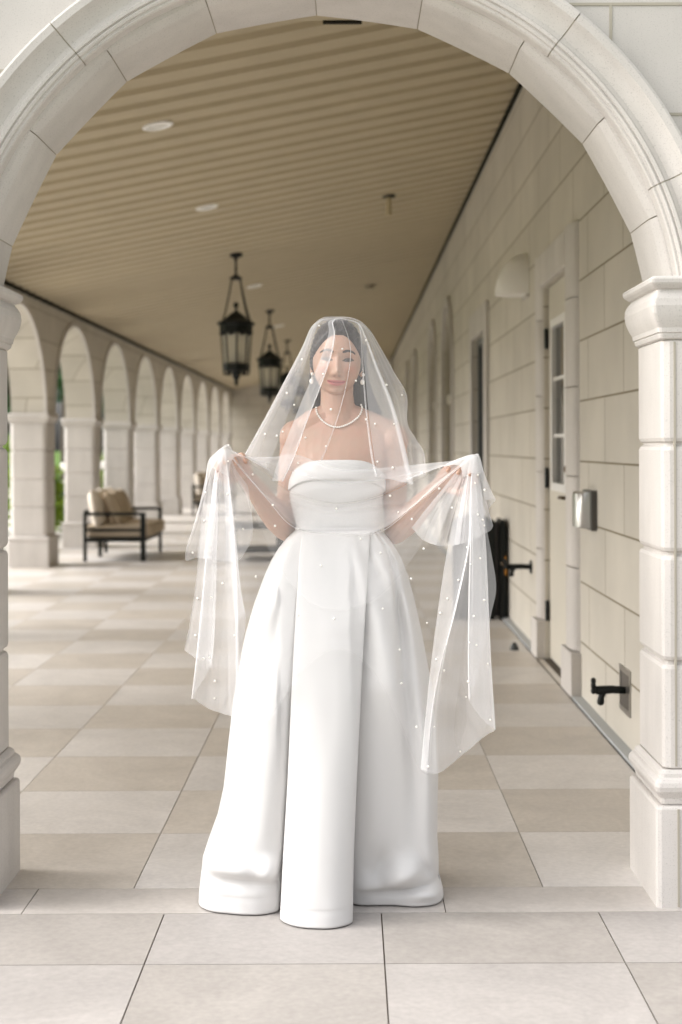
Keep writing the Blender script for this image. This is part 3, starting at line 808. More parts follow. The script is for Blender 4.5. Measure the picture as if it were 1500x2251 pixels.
def crown_mesh(h, rad, seed, n=5200, size=.16):
    rnd = random.Random(seed); cl = []
    for i in range(26):
        z = h * (.28 + .72 * rnd.random()); k = math.sin(math.pi * min(1, max(.05, (z / h - .2) / .85))) ** .6
        a = rnd.random() * 6.28; q = rad * k * rnd.random() ** .5
        s = rad * (.22 + .2 * rnd.random()); cl.append(((q * math.cos(a), q * math.sin(a), z), (s, s, s * .75)))
    return leaves(n, cl, size, seed)
def make_tree(h, rad, seed, lab, m, grp='trees on the lawn beyond the arcade'):
    t = empty('tree', (0, 0, -.14), lab, 'tree', grp)
    bm = bmesh.new(); tube(bm, [(0, 0, 0), (.05, 0, h * .3), (-.05, .1, h * .6), (0, 0, h * .9)], [h * .022, h * .017, h * .011, h * .004], 9, False)
    rnd = random.Random(seed)
    for k in range(7):
        a = rnd.random() * 6.28; z = h * (.3 + .07 * k); tube(bm, [(0, 0, z), (rad * .3 * math.cos(a), rad * .3 * math.sin(a), z + rad * .3), (rad * .65 * math.cos(a), rad * .65 * math.sin(a), z + rad * .5)], [h * .009, h * .006, h * .002], 6, False)
    from_bm('trunk', bm, M['bark'], t); link('crown', crown_mesh(h, rad, seed), m, t)
    return t
# the views out lie along thin wedges between the pillars
tA = make_tree(13, 4.2, 3, 'tall dark green tree seen between the two nearest pillars', M['leafA']); tA.location = (-12.4, 62, -.14)
tB = make_tree(11, 4.0, 5, 'mid green tree at the left edge beyond the arcade', M['leafB']); tB.location = (-13.6, 56, -.14)
pos = [(-8.3, 46, 'dark green tree behind the gap of the second and third pillar', 1.0), (-10.2, 74, 'farthest dark tree behind the nearer trees', 1.1), (-16.5, 70, 'broad dark tree behind the left edge pier', 1.1), (-17, 48, 'dark tree far left on the lawn', .9), (-24, 58, 'outermost dark tree far left on the lawn', 1.0)]
for i, (x, y, lab, s) in enumerate(pos):
    c = copy_tree(tA if i % 2 == 0 else tB); c.location = (x, y, -.14); c.scale = (s, s, s); c.rotation_euler = (0, 0, i * 1.3); c['label'] = lab
def make_shrub(rad, h, seed, lab, m, flowers):
    t = empty('shrub', (0, 0, -.14), lab, 'shrub', 'garden shrubs beside the arcade')
    rnd = random.Random(seed)
    cl = [((rad * .6 * math.cos(a) * rnd.random(), rad * .6 * math.sin(a) * rnd.random(), h * (.25 + .6 * rnd.random())), (rad * .4, rad * .4, h * .22)) for a in [rnd.random() * 6.28 for _ in range(12)]]
    link('foliage', leaves(2600, cl, .055, seed), m, t)
    bm = bmesh.new()
    for k in range(5): a = k * 1.26; tube(bm, [(0, 0, 0), (.1 * math.cos(a), .1 * math.sin(a), h * .3), (rad * .4 * math.cos(a), rad * .4 * math.sin(a), h * .6)], [.02, .014, .006], 6, False)
    from_bm('stem', bm, M['bark'], t)
    if flowers:
        bm = bmesh.new()
        for k in range(9):
            a = rnd.random() * 6.28; q = rad * (.5 + .4 * rnd.random()); c0 = Vector((q * math.cos(a), q * math.sin(a), h * (.3 + .65 * rnd.random())))
            for j in range(16):
                d = Vector((rnd.gauss(0, 1), rnd.gauss(0, 1), rnd.gauss(0, 1))).normalized(); sphere(bm, c0 + d * .055, .032, 6, 4)
        o = from_bm('blossoms', bm, M['petal'], t); o['kind'] = 'stuff'
    return t
sA = make_shrub(.75, 1.35, 11, 'lime green shrub with white blossom heads seen between the two nearest pillars', M['leafC'], True); sA.location = (-4.6, 20.9, -.14)
sB = make_shrub(.8, 1.2, 13, 'dark low shrub right behind the lime green one', M['leafB'], False); sB.location = (-5.6, 24.5, -.14)
for x, y, src, s, lab in ((-5.2, 18.2, sA, 1.0, 'lime flowering shrub at the far left edge beside the first pillar'), (-7.0, 30.5, sA, 1.3, 'large lime shrub deeper in the garden'),
                          (-5.0, 27.4, sA, 1.0, 'small flowering shrub beyond the second pillar gap'), (-6.2, 21.6, sB, 1.2, 'green shrub out on the lawn left of the lime one'), (-8.6, 36, sB, 1.6, 'big mid green shrub far out on the lawn'),
                          (-4.7, 23.5, sB, .8, 'small green shrub close to the third pillar')):
    c = copy_tree(src); c.location = (x, y, -.14); c.scale = (s, s, s); c.rotation_euler = (0, 0, x * 3); c['label'] = lab
# ============================================================= the woman
pz = empty('person', (-.035, 4.22, 0), 'woman in a white strapless gown holding out her sheer pearl dotted veil with both hands', 'person')
PV = Vector(pz.location)
def PP(o, par=None):
    if par is None: o.parent = pz; o.matrix_parent_inverse = Matrix.Translation(-PV)
    else: o.parent = par; o.matrix_parent_inverse = Matrix.Identity(4)
    return o
def cr(p0, p1, p2, p3, t):
    return .5 * ((2 * p1) + (-p0 + p2) * t + (2 * p0 - 5 * p1 + 4 * p2 - p3) * t * t + (-p0 + 3 * p1 - 3 * p2 + p3) * t ** 3)
def spl(P, n, closed=False):
    """Catmull-Rom through the rows of P (k,3), n samples per span"""
    P = np.asarray(P, float); k = len(P); out = []
    rng = range(k) if closed else range(k - 1)
    for i in rng:
        if closed: a, b, c, d = P[(i - 1) % k], P[i], P[(i + 1) % k], P[(i + 2) % k]
        else: a, b, c, d = P[max(i - 1, 0)], P[i], P[i + 1], P[min(i + 2, k - 1)]
        for j in range(n): out.append(cr(a, b, c, d, j / n))
    if not closed: out.append(P[-1])
    return np.array(out)
def resample(P, n):
    P = np.asarray(P, float); s = np.r_[0, np.cumsum(np.linalg.norm(np.diff(P, axis=0), axis=1))]
    t = np.linspace(0, s[-1], n); return np.stack([np.interp(t, s, P[:, i]) for i in range(P.shape[1])], 1)
body = bmesh.new()
XB = -.036
def sec(z, cx_, cy_, a, b, pw=1.0): return ring((cx_, cy_, z), a, b, n=32, pw=pw)
# legs and hips hidden in the skirt, trunk, neck
loft(body, [sec(.84, XB, 4.225, .10, .08), sec(.90, XB, 4.225, .150, .105), sec(.97, XB, 4.222, .155, .105), sec(1.04, XB, 4.218, .125, .088), sec(1.09, XB, 4.216, .112, .080),
            sec(1.16, XB, 4.214, .120, .085), sec(1.22, XB, 4.210, .128, .094), sec(1.27, XB, 4.212, .134, .092), sec(1.31, XB + .003, 4.220, .142, .080), sec(1.345, XB + .006, 4.226, .146, .064),
            sec(1.372, XB + .008, 4.230, .138, .052), sec(1.392, XB + .006, 4.232, .108, .044), sec(1.405, XB + .004, 4.234, .070, .042)])
tube(body, [(XB + .002, 4.243, 1.36), (XB - .001, 4.242, 1.42), (XB - .004, 4.238, 1.48), (XB - .004, 4.238, 1.53)], [.066, .053, .0485, .050], 24)
for s_ in (-1, 1):
    x = XB + s_ * .055
    tube(body, [(x, 4.225, .90), (x, 4.24, .48), (x, 4.285, .10)], [.078, .052, .036], 16)
    tube(body, [(x, 4.29, .075), (x + s_ * .01, 4.22, .045), (x + s_ * .015, 4.16, .03)], [.034, .032, .022], 12)
    tube(body, [(x, 4.30, .09), (x, 4.308, .012)], [.02, .008], 8)
SHL, SHR = Vector((-.165, 4.236, 1.353)), Vector((.126, 4.236, 1.346))
ELL, ELR = W(628, 1165, 4.255), W(870, 1172, 4.255)
WRL, WRR = W(541, 1047, 4.10), W(966, 1068, 4.09)
for sh, s_ in ((SHL, -1), (SHR, 1)):
    tube(body, [(XB + s_ * .026, 4.243, 1.413), (XB + s_ * .075, 4.24, 1.392), (sh.x - s_ * .01, 4.238, 1.362)], [.041, .042, .040], 14)   # trapezius to deltoid
    sphere(body, (XB + s_ * .068, 4.168, 1.222), .046, 20, 14, (1.1, .8, .9))
for sh, el, wr in ((SHL, ELL, WRL), (SHR, ELR, WRR)):
    sphere(body, sh + Vector((0, 0, -.006)), .0475, 20, 14, (1, 1, 1.15))
    ua = [sh.lerp(el, t) for t in (0, .2, .45, .75, 1)]
    tube(body, ua, [.043, .042, .038, .035, .034], 16)
    fa = [el.lerp(wr, t) for t in (0, .2, .45, .75, 1)]
    tube(body, fa, [.034, .041, .038, .030, .0235], 16)
# hands
def hand(wr, f, n, side, curl, thumb=True):
    """wr wrist, f direction of the palm, n palm normal, side +1/-1 sense of index->little"""
    f = Vector(f).normalized(); n = Vector(n); n = (n - f * n.dot(f)).normalized(); s = f.cross(n) * side
    rings = []
    for t, a, b in ((-.012, .022, .018), (.01, .026, .018), (.035, .035, .017), (.06, .040, .014), (.078, .040, .012), (.088, .034, .009)):
        rings.append(ring(wr + f * t + n * (.004 if t > .02 else 0), a, b, s, n, 20))
    loft(body, rings)
    L = [(.036, .023, .019), (.041, .027, .020), (.038, .025, .019), (.030, .019, .017)]
    for i in range(4):
        base = wr + f * (.078 - .004 * abs(i - 1.2)) + s * (-.030 + .0205 * i)
        d = (f + s * (-.10 + .075 * i)).normalized(); p = base - d * .012; pts = [p, base]; ang = 0; r = [.0088, .0084]
        cx_ = curl[i]; q = base
        for k, (ln, dc) in enumerate(zip(L[i], (cx_[0], cx_[1], cx_[2]))):
            ang += R(dc); dd = d * math.cos(ang) + n * math.sin(ang)
            q = q + dd * ln; pts.append(q); r.append((.0079, .0072, .0062)[k] * (1 if i < 3 else .88))
        tube(body, pts, r, 12)
        if i == 0: tip = q
    if thumb:
        b0 = wr + f * .018 - s * .020 + n * .004
        m1 = wr + f * .052 - s * .046 + n * .022
        m2 = m1 + (tip - m1) * .55 - s * .008 + n * .006
        e = tip + n * .013 - f * .002
        tube(body, [b0, m1, m2, e], [.013, .0115, .0095, .0078], 12)
    return tip
FL = (W(510, 1012, 4.045) - WRL); FR = (W(1006, 1040, 4.045) - WRR)
tipL = hand(WRL, FL, (.15, -.9, -.25), 1, [(12, 30, 18), (22, 34, 20), (32, 38, 22), (40, 42, 24)])
tipR = hand(WRR, FR, (-.1, -.9, -.25), -1, [(8, 28, 18), (18, 34, 20), (28, 38, 24), (38, 42, 26)])

# head -------------------------------------------------------
HC = W(741, 790, 4.222); HR = Matrix.Rotation(R(3.0), 3, 'Y') @ Matrix.Rotation(R(2), 3, 'Z')
def g(v, c, w): return math.exp(-((v - c) / w) ** 2)
def smooth(a, b, x):
    t = min(1, max(0, (x - a) / (b - a))); return t * t * (3 - 2 * t)
def head_point(nx, ny, nz, feat=True):
    """unit direction -> local point; ny>0 is the face"""
    pw = 2.25
    k = (abs(nx) ** pw + abs(ny) ** pw + abs(nz) ** pw) ** (-1 / pw)
    x, y, z = nx * k * .0715, ny * k * (.090 if ny > 0 else .098), nz * k * (.108 if nz > 0 else .106)
    if z < 0:
        t = -z / .124
        x *= 1 - .22 * t ** 2.6
        if y < 0: y *= 1 - .62 * smooth(.1, .95, t)
        else: y *= 1 - .10 * t ** 3
    if z > 0.02: x *= 1 - .06 * smooth(.02, .1, z)
    if y > 0:
        y -= .006 * smooth(.03, .10, z) * 1
    if feat and y > 0.02:
        ax = abs(x)
        # nose
        rid = smooth(.012, -.040, z) if z > -.040 else 1
        below = smooth(-.060, -.050, z)
        y += (.004 + .015 * rid) * g(x, 0, .0085 + .003 * rid) * below * smooth(.030, .008, z)
        y += .007 * g(x, 0, .0095) * g(z, -.0425, .009)
        y += .0065 * g(ax, .0125, .0065) * g(z, -.0465, .0065)
        y -= .003 * g(ax, .007, .004) * g(z, -.0535, .003)
        # eyes
        y -= .0105 * g(ax, .030, .016) * g(z, -.004, .012)
        y += .0060 * g(ax, .0315, .0125) * g(z, -.007, .0075)
        y -= .0018 * g(ax, .0315, .013) * g(z, .0025, .002)
        y += .0035 * g(ax, .030, .018) * g(z, .017, .007)
        y -= .003 * g(x, 0, .012) * g(z, .008, .008)
        # cheeks, smile fold
        y += .0065 * g(ax, .041, .018) * g(z, -.032, .018)
        y -= .0022 * math.exp(-((ax - (.024 + (-.048 - z) * .35)) / .0035) ** 2) * g(z, -.058, .012)
        # mouth
        y += .0055 * g(x, 0, .024) * g(z, -.070, .014)
        y += .0042 * g(x, 0, .019) * g(z, -.0650 + .0008 * 0, .0042)
        y += .0052 * g(x, 0, .017) * g(z, -.0760, .0048)
        zc = -.0725 + 7.0 * x * x
        y -= .0042 * math.exp(-((z - zc) / .0022) ** 2) * g(x, 0, .021)
        y -= .003 * g(ax, .0265, .004) * g(z, -.067, .005)
        y -= .0035 * g(x, 0, .018) * g(z, -.086, .005)
        y += .0250 * math.exp(-(abs(x) / .034) ** 2.6) * g(z, -.108, .020)
        y += .004 * g(x, 0, .013) * g(z, -.104, .010)
    return Vector((x, -y, z))
def to_head(p): return HR @ p + HC
hm = bmesh.new()
bmesh.ops.create_uvsphere(hm, u_segments=150, v_segments=120, radius=1)
for v in hm.verts: 
    n_ = v.co.normalized(); v.co = to_head(head_point(n_.x, -n_.y, n_.z))
tmp = bpy.data.meshes.new('tmp'); hm.to_mesh(tmp); body.from_mesh(tmp); hm.free(); bpy.data.meshes.remove(tmp)
for s_ in (-1, 1):     # ears
    c = to_head(Vector((s_ * .0725, .004, -.018)))
    sphere(body, c, .012, 14, 10, (.55, 1.0, 2.1)); sphere(body, to_head(Vector((s_ * .0735, .0, -.040))), .008, 10, 8, (.6, 1, 1.2))
me = bpy.data.meshes.new('body_raw'); bmesh.ops.recalc_face_normals(body, faces=body.faces); body.to_mesh(me); body.free()
raw = bpy.data.objects.new('body_raw', me); COL.objects.link(raw)
md = raw.modifiers.new('r', 'REMESH'); md.mode = 'VOXEL'; md.voxel_size = .0022; md.adaptivity = 0
md = raw.modifiers.new('s', 'SMOOTH'); md.factor = .5; md.iterations = 5
bpy.context.view_layer.update()
ev = raw.evaluated_get(bpy.context.evaluated_depsgraph_get())
bme = bpy.data.meshes.new_from_object(ev); bme.name = 'body'
bpy.data.objects.remove(raw)
# keep the largest shell only (voxel remesh also makes inner shells where parts cross)
co = np.empty(len(bme.vertices) * 3); bme.vertices.foreach_get('co', co); co = co.reshape(-1, 3)
# skin colours: make-up, brows and eyes belong to the face itself; nostrils and lip parting carry painted shade
IR = HR.transposed(); loc = (co - np.array(HC)) @ np.array(IR).T
cols = np.tile(np.array([.45, .28, .205, 1.0]), (len(co), 1))
x, y, z = loc[:, 0], -loc[:, 1], loc[:, 2]; face = (y > .03) & (np.abs(z) < .11) & (np.abs(x) < .08)
def blend(mask, c):
    mask = np.clip(mask, 0, 1) * face
    cols[:, :3] = cols[:, :3] * (1 - mask[:, None]) + np.array(c) * mask[:, None]
ax = np.abs(x)
blend(.35 * np.exp(-((ax - .043) / .016) ** 2 - ((z + .034) / .014) ** 2), (.62, .24, .18))
blend(.5 * np.exp(-((ax - .0315) / .015) ** 2 - ((z - .003) / .006) ** 2), (.30, .17, .14))
zl = -.0725 + 7.0 * x * x; lw = np.sqrt(np.clip(1 - (x / .0275) ** 2, 0, 1))
up = np.clip((.0074 * lw - (z - zl)) / .0015, 0, 1) * (z >= zl); lo = np.clip((.0100 * lw - (zl - z)) / .0015, 0, 1) * (z < zl)
blend((up + lo) * (lw > .1) * .9, (.48, .15, .15))
blend(np.exp(-((z - zl) / .0015) ** 2) * (ax < .026), (.20, .05, .05))  # shade between the lips, put into the colour
ex = (ax - .0315) / .0135; el_ = np.sqrt(np.clip(1 - ex * ex, 0, 1)); ze = -.0068 + .0012 * ex
blend(np.clip((.0046 * el_ - np.abs(z - ze)) / .001, 0, 1) * (np.abs(ex) < 1), (.09, .07, .06))
blend(np.clip((.0052 - np.sqrt((ax - .0312) ** 2 + (z - ze - .0005) ** 2)) / .0012, 0, 1) * (np.abs(z - ze) < .0042 * el_), (.03, .018, .012))
blend(np.clip(1.25 - np.abs(z - (ze + .0052 * el_ + .0006)) / .0024, 0, 1) * (np.abs(ex) < 1.25), (.012, .009, .008))
blend(.5 * np.clip(1.2 - np.abs(z - (ze - .0036 * el_)) / .0012, 0, 1) * (np.abs(ex) < 1.0), (.10, .06, .05))
bu = (ax - .013) / .039; zb = .0165 + .0062 * np.sin(np.clip(bu, 0, 1) ** 1.1 * math.pi) - .0030 * bu; bwid = .0038 * (1 - .5 * np.clip(bu, 0, 1) ** 2) * (.6 + .4 * np.clip(bu * 5, 0, 1))
blend(1.0 * np.clip((bwid + .001 - np.abs(z - zb)) / .0012, 0, 1) * (bu > 0) * (bu < 1), (.02, .013, .01))
blend(.6 * np.exp(-((ax - .007) / .0035) ** 2 - ((z + .0535) / .0022) ** 2), (.12, .05, .04))  # shade inside the nostrils, painted as a darker tone
vn = np.array([noise.noise(Vector((c[0] * 40, c[1] * 40, c[2] * 40))) + .7 * noise.noise(Vector((c[0] * 11, c[1] * 11, c[2] * 11 + 5))) for c in co])
cols[:, 0] *= 1 + .04 * vn; cols[:, 1] *= 1 - .03 * vn; cols[:, 2] *= 1 - .03 * vn
ca = bme.color_attributes.new('skin', 'FLOAT_COLOR', 'POINT'); ca.data.foreach_set('color', cols.astype(np.float32).ravel())
sk = bpy.data.materials.new('skin'); sk.use_nodes = True; n_ = sk.node_tree; b_ = n_.nodes['Principled BSDF']
at = n_.nodes.new('ShaderNodeAttribute'); at.attribute_name = 'skin'; n_.links.new(at.outputs['Color'], b_.inputs['Base Color'])
b_.inputs['Roughness'].default_value = .45; b_.inputs['Subsurface Weight'].default_value = .12; b_.inputs['Subsurface Radius'].default_value = (.012, .005, .003)
b_.inputs['Subsurface Scale'].default_value = 1.0
bme.materials.clear()
body_o = link('body', bme, sk, None, True); PP(body_o)

# hair -------------------------------------------------------
def hair_mat():
    m = bpy.data.materials.new('dark_hair'); m.use_nodes = True; n = m.node_tree; b = n.nodes['Principled BSDF']
    b.inputs['Base Color'].default_value = (.018, .012, .010, 1); b.inputs['Roughness'].default_value = .38
    tc = n.nodes.new('ShaderNodeTexCoord'); mp = n.nodes.new('ShaderNodeMapping'); mp.inputs['Scale'].default_value = (1, .25, .06)
    t = n.nodes.new('ShaderNodeTexNoise'); t.inputs['Scale'].default_value = 320; t.inputs['Detail'].default_value = 3
    n.links.new(tc.outputs['Object'], mp.inputs[0]); n.links.new(mp.outputs[0], t.inputs['Vector'])
    bp = n.nodes.new('ShaderNodeBump'); bp.inputs['Strength'].default_value = .7; bp.inputs['Distance'].default_value = .002
    n.links.new(t.outputs['Fac'], bp.inputs['Height']); n.links.new(bp.outputs[0], b.inputs['Normal'])
    return m
M['hair'] = hair_mat()
bm = bmesh.new(); bmesh.ops.create_uvsphere(bm, u_segments=120, v_segments=90, radius=1)
for v in bm.verts:
    n_ = v.co.normalized(); p = head_point(n_.x, -n_.y, n_.z, False)
    x_, y_, z_ = p.x, -p.y, p.z
    hz = .073 - 14.0 * x_ * x_ - (.003 * g(x_, .0, .010))       # hairline on the brow
    inside = smooth(-.004, .010, (hz - z_)) * smooth(.004, .020, y_ + .0)  # 1 = bare face
    side = smooth(.0, .014, hz - z_)
    thick = .0085 + .004 * smooth(.02, .09, z_) + .006 * smooth(0, -.06, y_)
    if z_ < -.02 and y_ > -.03: thick *= smooth(-.055, -.02, z_)
    off = thick * (1 - inside) - .010 * inside
    strand = .0012 * math.sin(math.atan2(x_, z_ + .02) * 46 + y_ * 60)
    nn = Vector((p.x, p.y, p.z)).normalized(); v.co = to_head(p + nn * (off + strand * (1 - inside)))
PP(from_bm('hair', bm, M['hair'], smooth=True)); hair = pz.children[-1]
bm = bmesh.new(); rings = []
for (py_, x0_, x1_, d_, b_) in ((760, 686, 806, 4.285, .05), (800, 683, 806, 4.29, .05), (840, 680, 812, 4.295, .045), (875, 684, 826, 4.30, .04), (905, 690, 840, 4.305, .036), (960, 700, 842, 4.315, .032), (1030, 705, 830, 4.33, .028), (1100, 715, 810, 4.335, .022), (1160, 735, 790, 4.335, .012)):
    c = W((x0_ + x1_) / 2, py_, d_); a = (x1_ - x0_) / 2 * d_ / F_PX
    rr = []
    for i in range(48):
        t = 2 * math.pi * i / 48; k = 1 + .03 * math.sin(9 * t + py_ * .02) + .02 * math.sin(23 * t)
        rr.append(c + Vector((a * k * math.cos(t), b_ * k * math.sin(t), 0)))
    rings.append(rr)
loft(bm, rings); bmesh.ops.subdivide_edges(bm, edges=[e for e in bm.edges if abs(e.verts[0].co.z - e.verts[1].co.z) > .01], cuts=2, smooth=1)
o = from_bm('long_hair', bm, M['hair'], smooth=True); PP(o)

# gown -------------------------------------------------------
def satin():
    m = mat('white_satin', (.645, .636, .628), .42, .35, bump=.12, bscale=700, sheen=.15)
    return m
M['satin'] = satin()
dress = bpy.data.objects.new('dress', None); COL.objects.link(dress); PP(dress); dress.matrix_parent_inverse = Matrix.Translation(-PV)
sil = [(1013, 645, 838), (1030, 638.5, 844.5), (1055, 636, 844), (1080, 637, 842), (1100, 640, 839), (1125, 644, 836), (1150, 649, 833), (1172, 652, 832)]
def at_y(tab, y, k): return np.interp(y, [t[0] for t in tab], [t[k] for t in tab])
def bod_ring(py_, off=0.0, n=96):
    l, r_ = at_y(sil, py_, 1), at_y(sil, py_, 2); a = (r_ - l) / 2 * 4.215 / F_PX; cx_ = ((r_ + l) / 2 - VX) / F_PX * 4.215
    bf = np.interp(py_, [1013, 1040, 1070, 1120, 1172], [.098, .108, .108, .094, .088])
    out = []
    for i in range(n):
        t = 2 * math.pi * i / n; s_, c_ = math.sin(t), math.cos(t)
        yy = (bf + off) * s_ if s_ < 0 else .085 * s_
        xx = (a + off) * math.copysign(abs(c_) ** .88, c_)
        out.append((cx_ + xx, 4.215 + yy, c_, s_))
    return out
def zy(py_, d=4.12): return H - (py_ - VY) * d / F_PX
def top_drop(c_, s_): # px the top edge falls below its middle
    if s_ < 0: return 1 + 27 * abs(c_) ** 3.6
    return 28 + 26 * abs(s_)
def bod_surface(y_top, y_bot, n_, off, follow=True, lip=0.0):
    rings = []
    for j in range(n_ + 1):
        rr = []
        u = j / n_
        base = bod_ring(y_top + (y_bot - y_top) * u, off)
        for (xx, yy, c_, s_) in base:
            dr_ = top_drop(c_, s_); yt = y_top + dr_ * (1 if follow else 0); yb = y_bot + (dr_ if follow == 2 else 0)
            py_ = yt + (yb - yt) * u
            rr.append(Vector((xx, yy, zy(py_))))
        rings.append(rr)
    return rings
bm = bmesh.new(); R1 = bod_surface(1013, 1171, 26, .0, 1)
inner = [[Vector((XB + (p.x - XB) * .95, 4.215 + (p.y - 4.215) * .95, p.z - .002)) for p in R1[0]], [Vector((XB + (p.x - XB) * .93, 4.215 + (p.y - 4.215) * .93, p.z - .03)) for p in R1[0]]][::-1]
loft(bm, inner + R1, cap=False)
# soft horizontal wrinkles
for v in bm.verts:
    w_ = .0012 * noise.noise(Vector((v.co.x * 9, v.co.y * 9, v.co.z * 60))) + .0016 * noise.noise(Vector((v.co.x * 14 + 5, v.co.y * 8, v.co.z * 30)))
    if v.co.y < 4.2: v.co.y -= w_
o = from_bm('bodice', bm, M['satin'], dress, True); o.matrix_parent_inverse = Matrix.Identity(4)
bm = bmesh.new(); R2 = bod_surface(1012, 1053, 10, .0045, 2)
fold = [[Vector((p.x, p.y, p.z)) for p in r] for r in R2]
edge_in = [Vector((XB + (p.x - XB) * .955, 4.215 + (p.y - 4.215) * .955, p.z)) for p in R2[-1]]
top_in = [Vector((XB + (p.x - XB) * .955, 4.215 + (p.y - 4.215) * .955, p.z - .004)) for p in R2[0]]
top_mid = [Vector((XB + (p.x - XB) * .975, 4.215 + (p.y - 4.215) * .975, p.z + .003)) for p in R2[0]]
loft(bm, [top_in, top_mid] + fold + [edge_in], cap=False)
o = from_bm('cuff', bm, M['satin'], dress, True); o.matrix_parent_inverse = Matrix.Identity(4)
bm = bmesh.new(); rings = []
for py_, off in ((1161, .001), (1162, .0035), (1166, .0045), (1170, .0035), (1171, .0)):
    rings.append([Vector((xx, yy, zy(py_))) for xx, yy, c_, s_ in bod_ring(py_, off)])
loft(bm, rings, cap=False); o = from_bm('waist_seam', bm, M['satin'], dress, True); o.matrix_parent_inverse = Matrix.Identity(4)
# skirt
SL = [(1166, 653), (1185, 632), (1210, 612), (1235, 597), (1265, 583), (1300, 570), (1340, 556), (1400, 539), (1480, 522), (1560, 510), (1640, 500), (1740, 489), (1800, 475), (1850, 456), (1885, 444), (1925, 438), (1960, 434), (1990, 432)]
SR = [(1166, 832), (1180, 846), (1200, 862), (1230, 880), (1270, 895), (1320, 908), (1400, 925), (1500, 943), (1600, 954), (1700, 961), (1780, 959), (1850, 958), (1900, 961), (1935, 961), (1960, 968), (1975, 972), (1990, 970)]
PANL = [(1166, 666), (1250, 657), (1350, 650), (1500, 641), (1700, 631), (1850, 621), (1990, 613)]
PANR = [(1166, 812), (1250, 806), (1350, 800), (1500, 791), (1700, 780), (1850, 773), (1990, 770)]
fW = [0, .01, .02, .035, .05, .065, .085, .075, .085, .2, .5, .8, .905, .915, .905, .915, .925, .94, .95, .975, 1]
dW = [4.215, 4.185, 4.165, 4.15, 4.140, 4.135, 4.140, 4.132, 4.126, 4.112, 4.108, 4.112, 4.126, 4.132, 4.142, 4.136, 4.142, 4.15, 4.165, 4.18, 4.215]
fM = [0, .03, .124, .194, .255, .283, .305, .290, .292, .346, .451, .556, .612, .624, .612, .640, .735, .828, .868, .945, 1]
dM = [4.21, 4.12, 4.050, 4.025, 4.020, 4.030, 4.052, 4.022, 4.000, 3.985, 3.978, 3.985, 4.000, 4.020, 4.048, 4.034, 4.022, 4.04, 4.098, 4.085, 4.20]
fH = [0, .03, .124, .208, .291, .328, .350, .334, .333, .384, .477, .57, .620, .628, .612, .645, .737, .829, .922, .978, 1]
dH = [4.12, 4.055, 4.015, 4.005, 4.025, 4.06, 4.13, 4.01, 3.955, 3.905, 3.888, 3.90, 3.935, 3.985, 4.13, 4.095, 4.085, 4.08, 4.08, 4.10, 4.16]
def mixk(t, a, b, c):  # t 0 waist, 1 mid, 2 hem
    a, b, c = map(np.array, (a, b, c))
    if t < 1: s = t ** .62; return a * (1 - s) + b * s
    s = (t - 1); return b * (1 - s) + c * s
def skirt_row(py_):
    t = (py_ - 1166) / (1500 - 1166) if py_ < 1500 else 1 + (py_ - 1500) / (1988 - 1500)
    f = mixk(t, fW, fM, fH); d = mixk(t, dW, dM, dH); L_, R_ = np.interp(py_, *zip(*SL)), np.interp(py_, *zip(*SR))
    z = max(.004, zy(py_, 4.115)); pts = []
    EL_, ER_ = np.interp(py_, *zip(*PANL)), np.interp(py_, *zip(*PANR)); w_ = ER_ - EL_; k_ = min(1, .15 + t)
    rel = {4: EL_ - 14 * k_, 5: EL_ - 1 * k_, 6: EL_ + 12 * k_, 7: EL_, 8: EL_ + 1.5 * k_, 9: EL_ + .2 * w_, 10: EL_ + .5 * w_, 11: EL_ + .8 * w_, 12: ER_ - 2 * k_, 13: ER_, 14: ER_ - 12 * k_, 15: ER_ + 8 * k_}
    for i_, (fi, di) in enumerate(zip(f, d)):
        px_ = rel.get(i_, L_ + fi * (R_ - L_)); pts.append((((px_ - VX) * di) / F_PX, di, z))
    # back half
    xl, xr, dl, dr2 = pts[0][0], pts[-1][0], pts[0][1], pts[-1][1]
    back = np.interp(t, [0, 1, 2], [4.30, 4.42, 4.50])
    for k in range(1, 12):
        a = math.pi * k / 12; c = (xl + xr) / 2; r_ = (xr - xl) / 2
        dd = dr2 + (dl - dr2) * k / 12
        pts.append((c + r_ * math.cos(a) * (1 + .02 * math.sin(5 * a)), dd + (back - dd) * math.sin(a) ** .8 * (1 + .05 * math.sin(9 * a)), z))
    return spl(pts, 7, closed=True)
rows_y = list(np.linspace(1166, 1260, 14)) + list(np.linspace(1270, 1800, 40)) + list(np.linspace(1808, 1940, 18)) + [1944, 1947, 1950, 1956, 1964, 1972, 1979, 1983]
rows = np.array([skirt_row(y) for y in rows_y])
yy_ = np.array(rows_y)[:, None]
# pooled folds near the floor and the seam of the deep hem
px_all = rows[:, :, 0] / rows[:, :, 1] * F_PX + VX
front = (rows[:, :, 1] < 4.16)
def puff(cx_, cy_, wx, wy, amp, ang=0):
    u, v = px_all - cx_, yy_ - cy_; c, s = math.cos(ang), math.sin(ang); a, b = u * c + v * s, -u * s + v * c
    return amp * np.exp(-(a / wx) ** 2 - (b / wy) ** 2) * front
D_ = puff(500, 1885, 75, 24, .022, .10) - puff(530, 1915, 90, 12, .014, .02) + puff(590, 1890, 22, 26, .020, .5) - puff(470, 1845, 60, 16, .010, -.5) \
   + puff(880, 1915, 48, 26, .030, -.45) - puff(900, 1948, 70, 9, .022, -.10) - puff(830, 1900, 22, 40, .012, .25) + puff(930, 1955, 45, 12, .018, .1) - puff(935, 1905, 12, 35, .014, -.5) \
   + puff(800, 1940, 30, 20, .010, 0)
center = (px_all > 611) & (px_all < 772)
seam = -.0022 * np.exp(-((yy_ - 1949) / 1.8) ** 2) * np.ones_like(px_all)
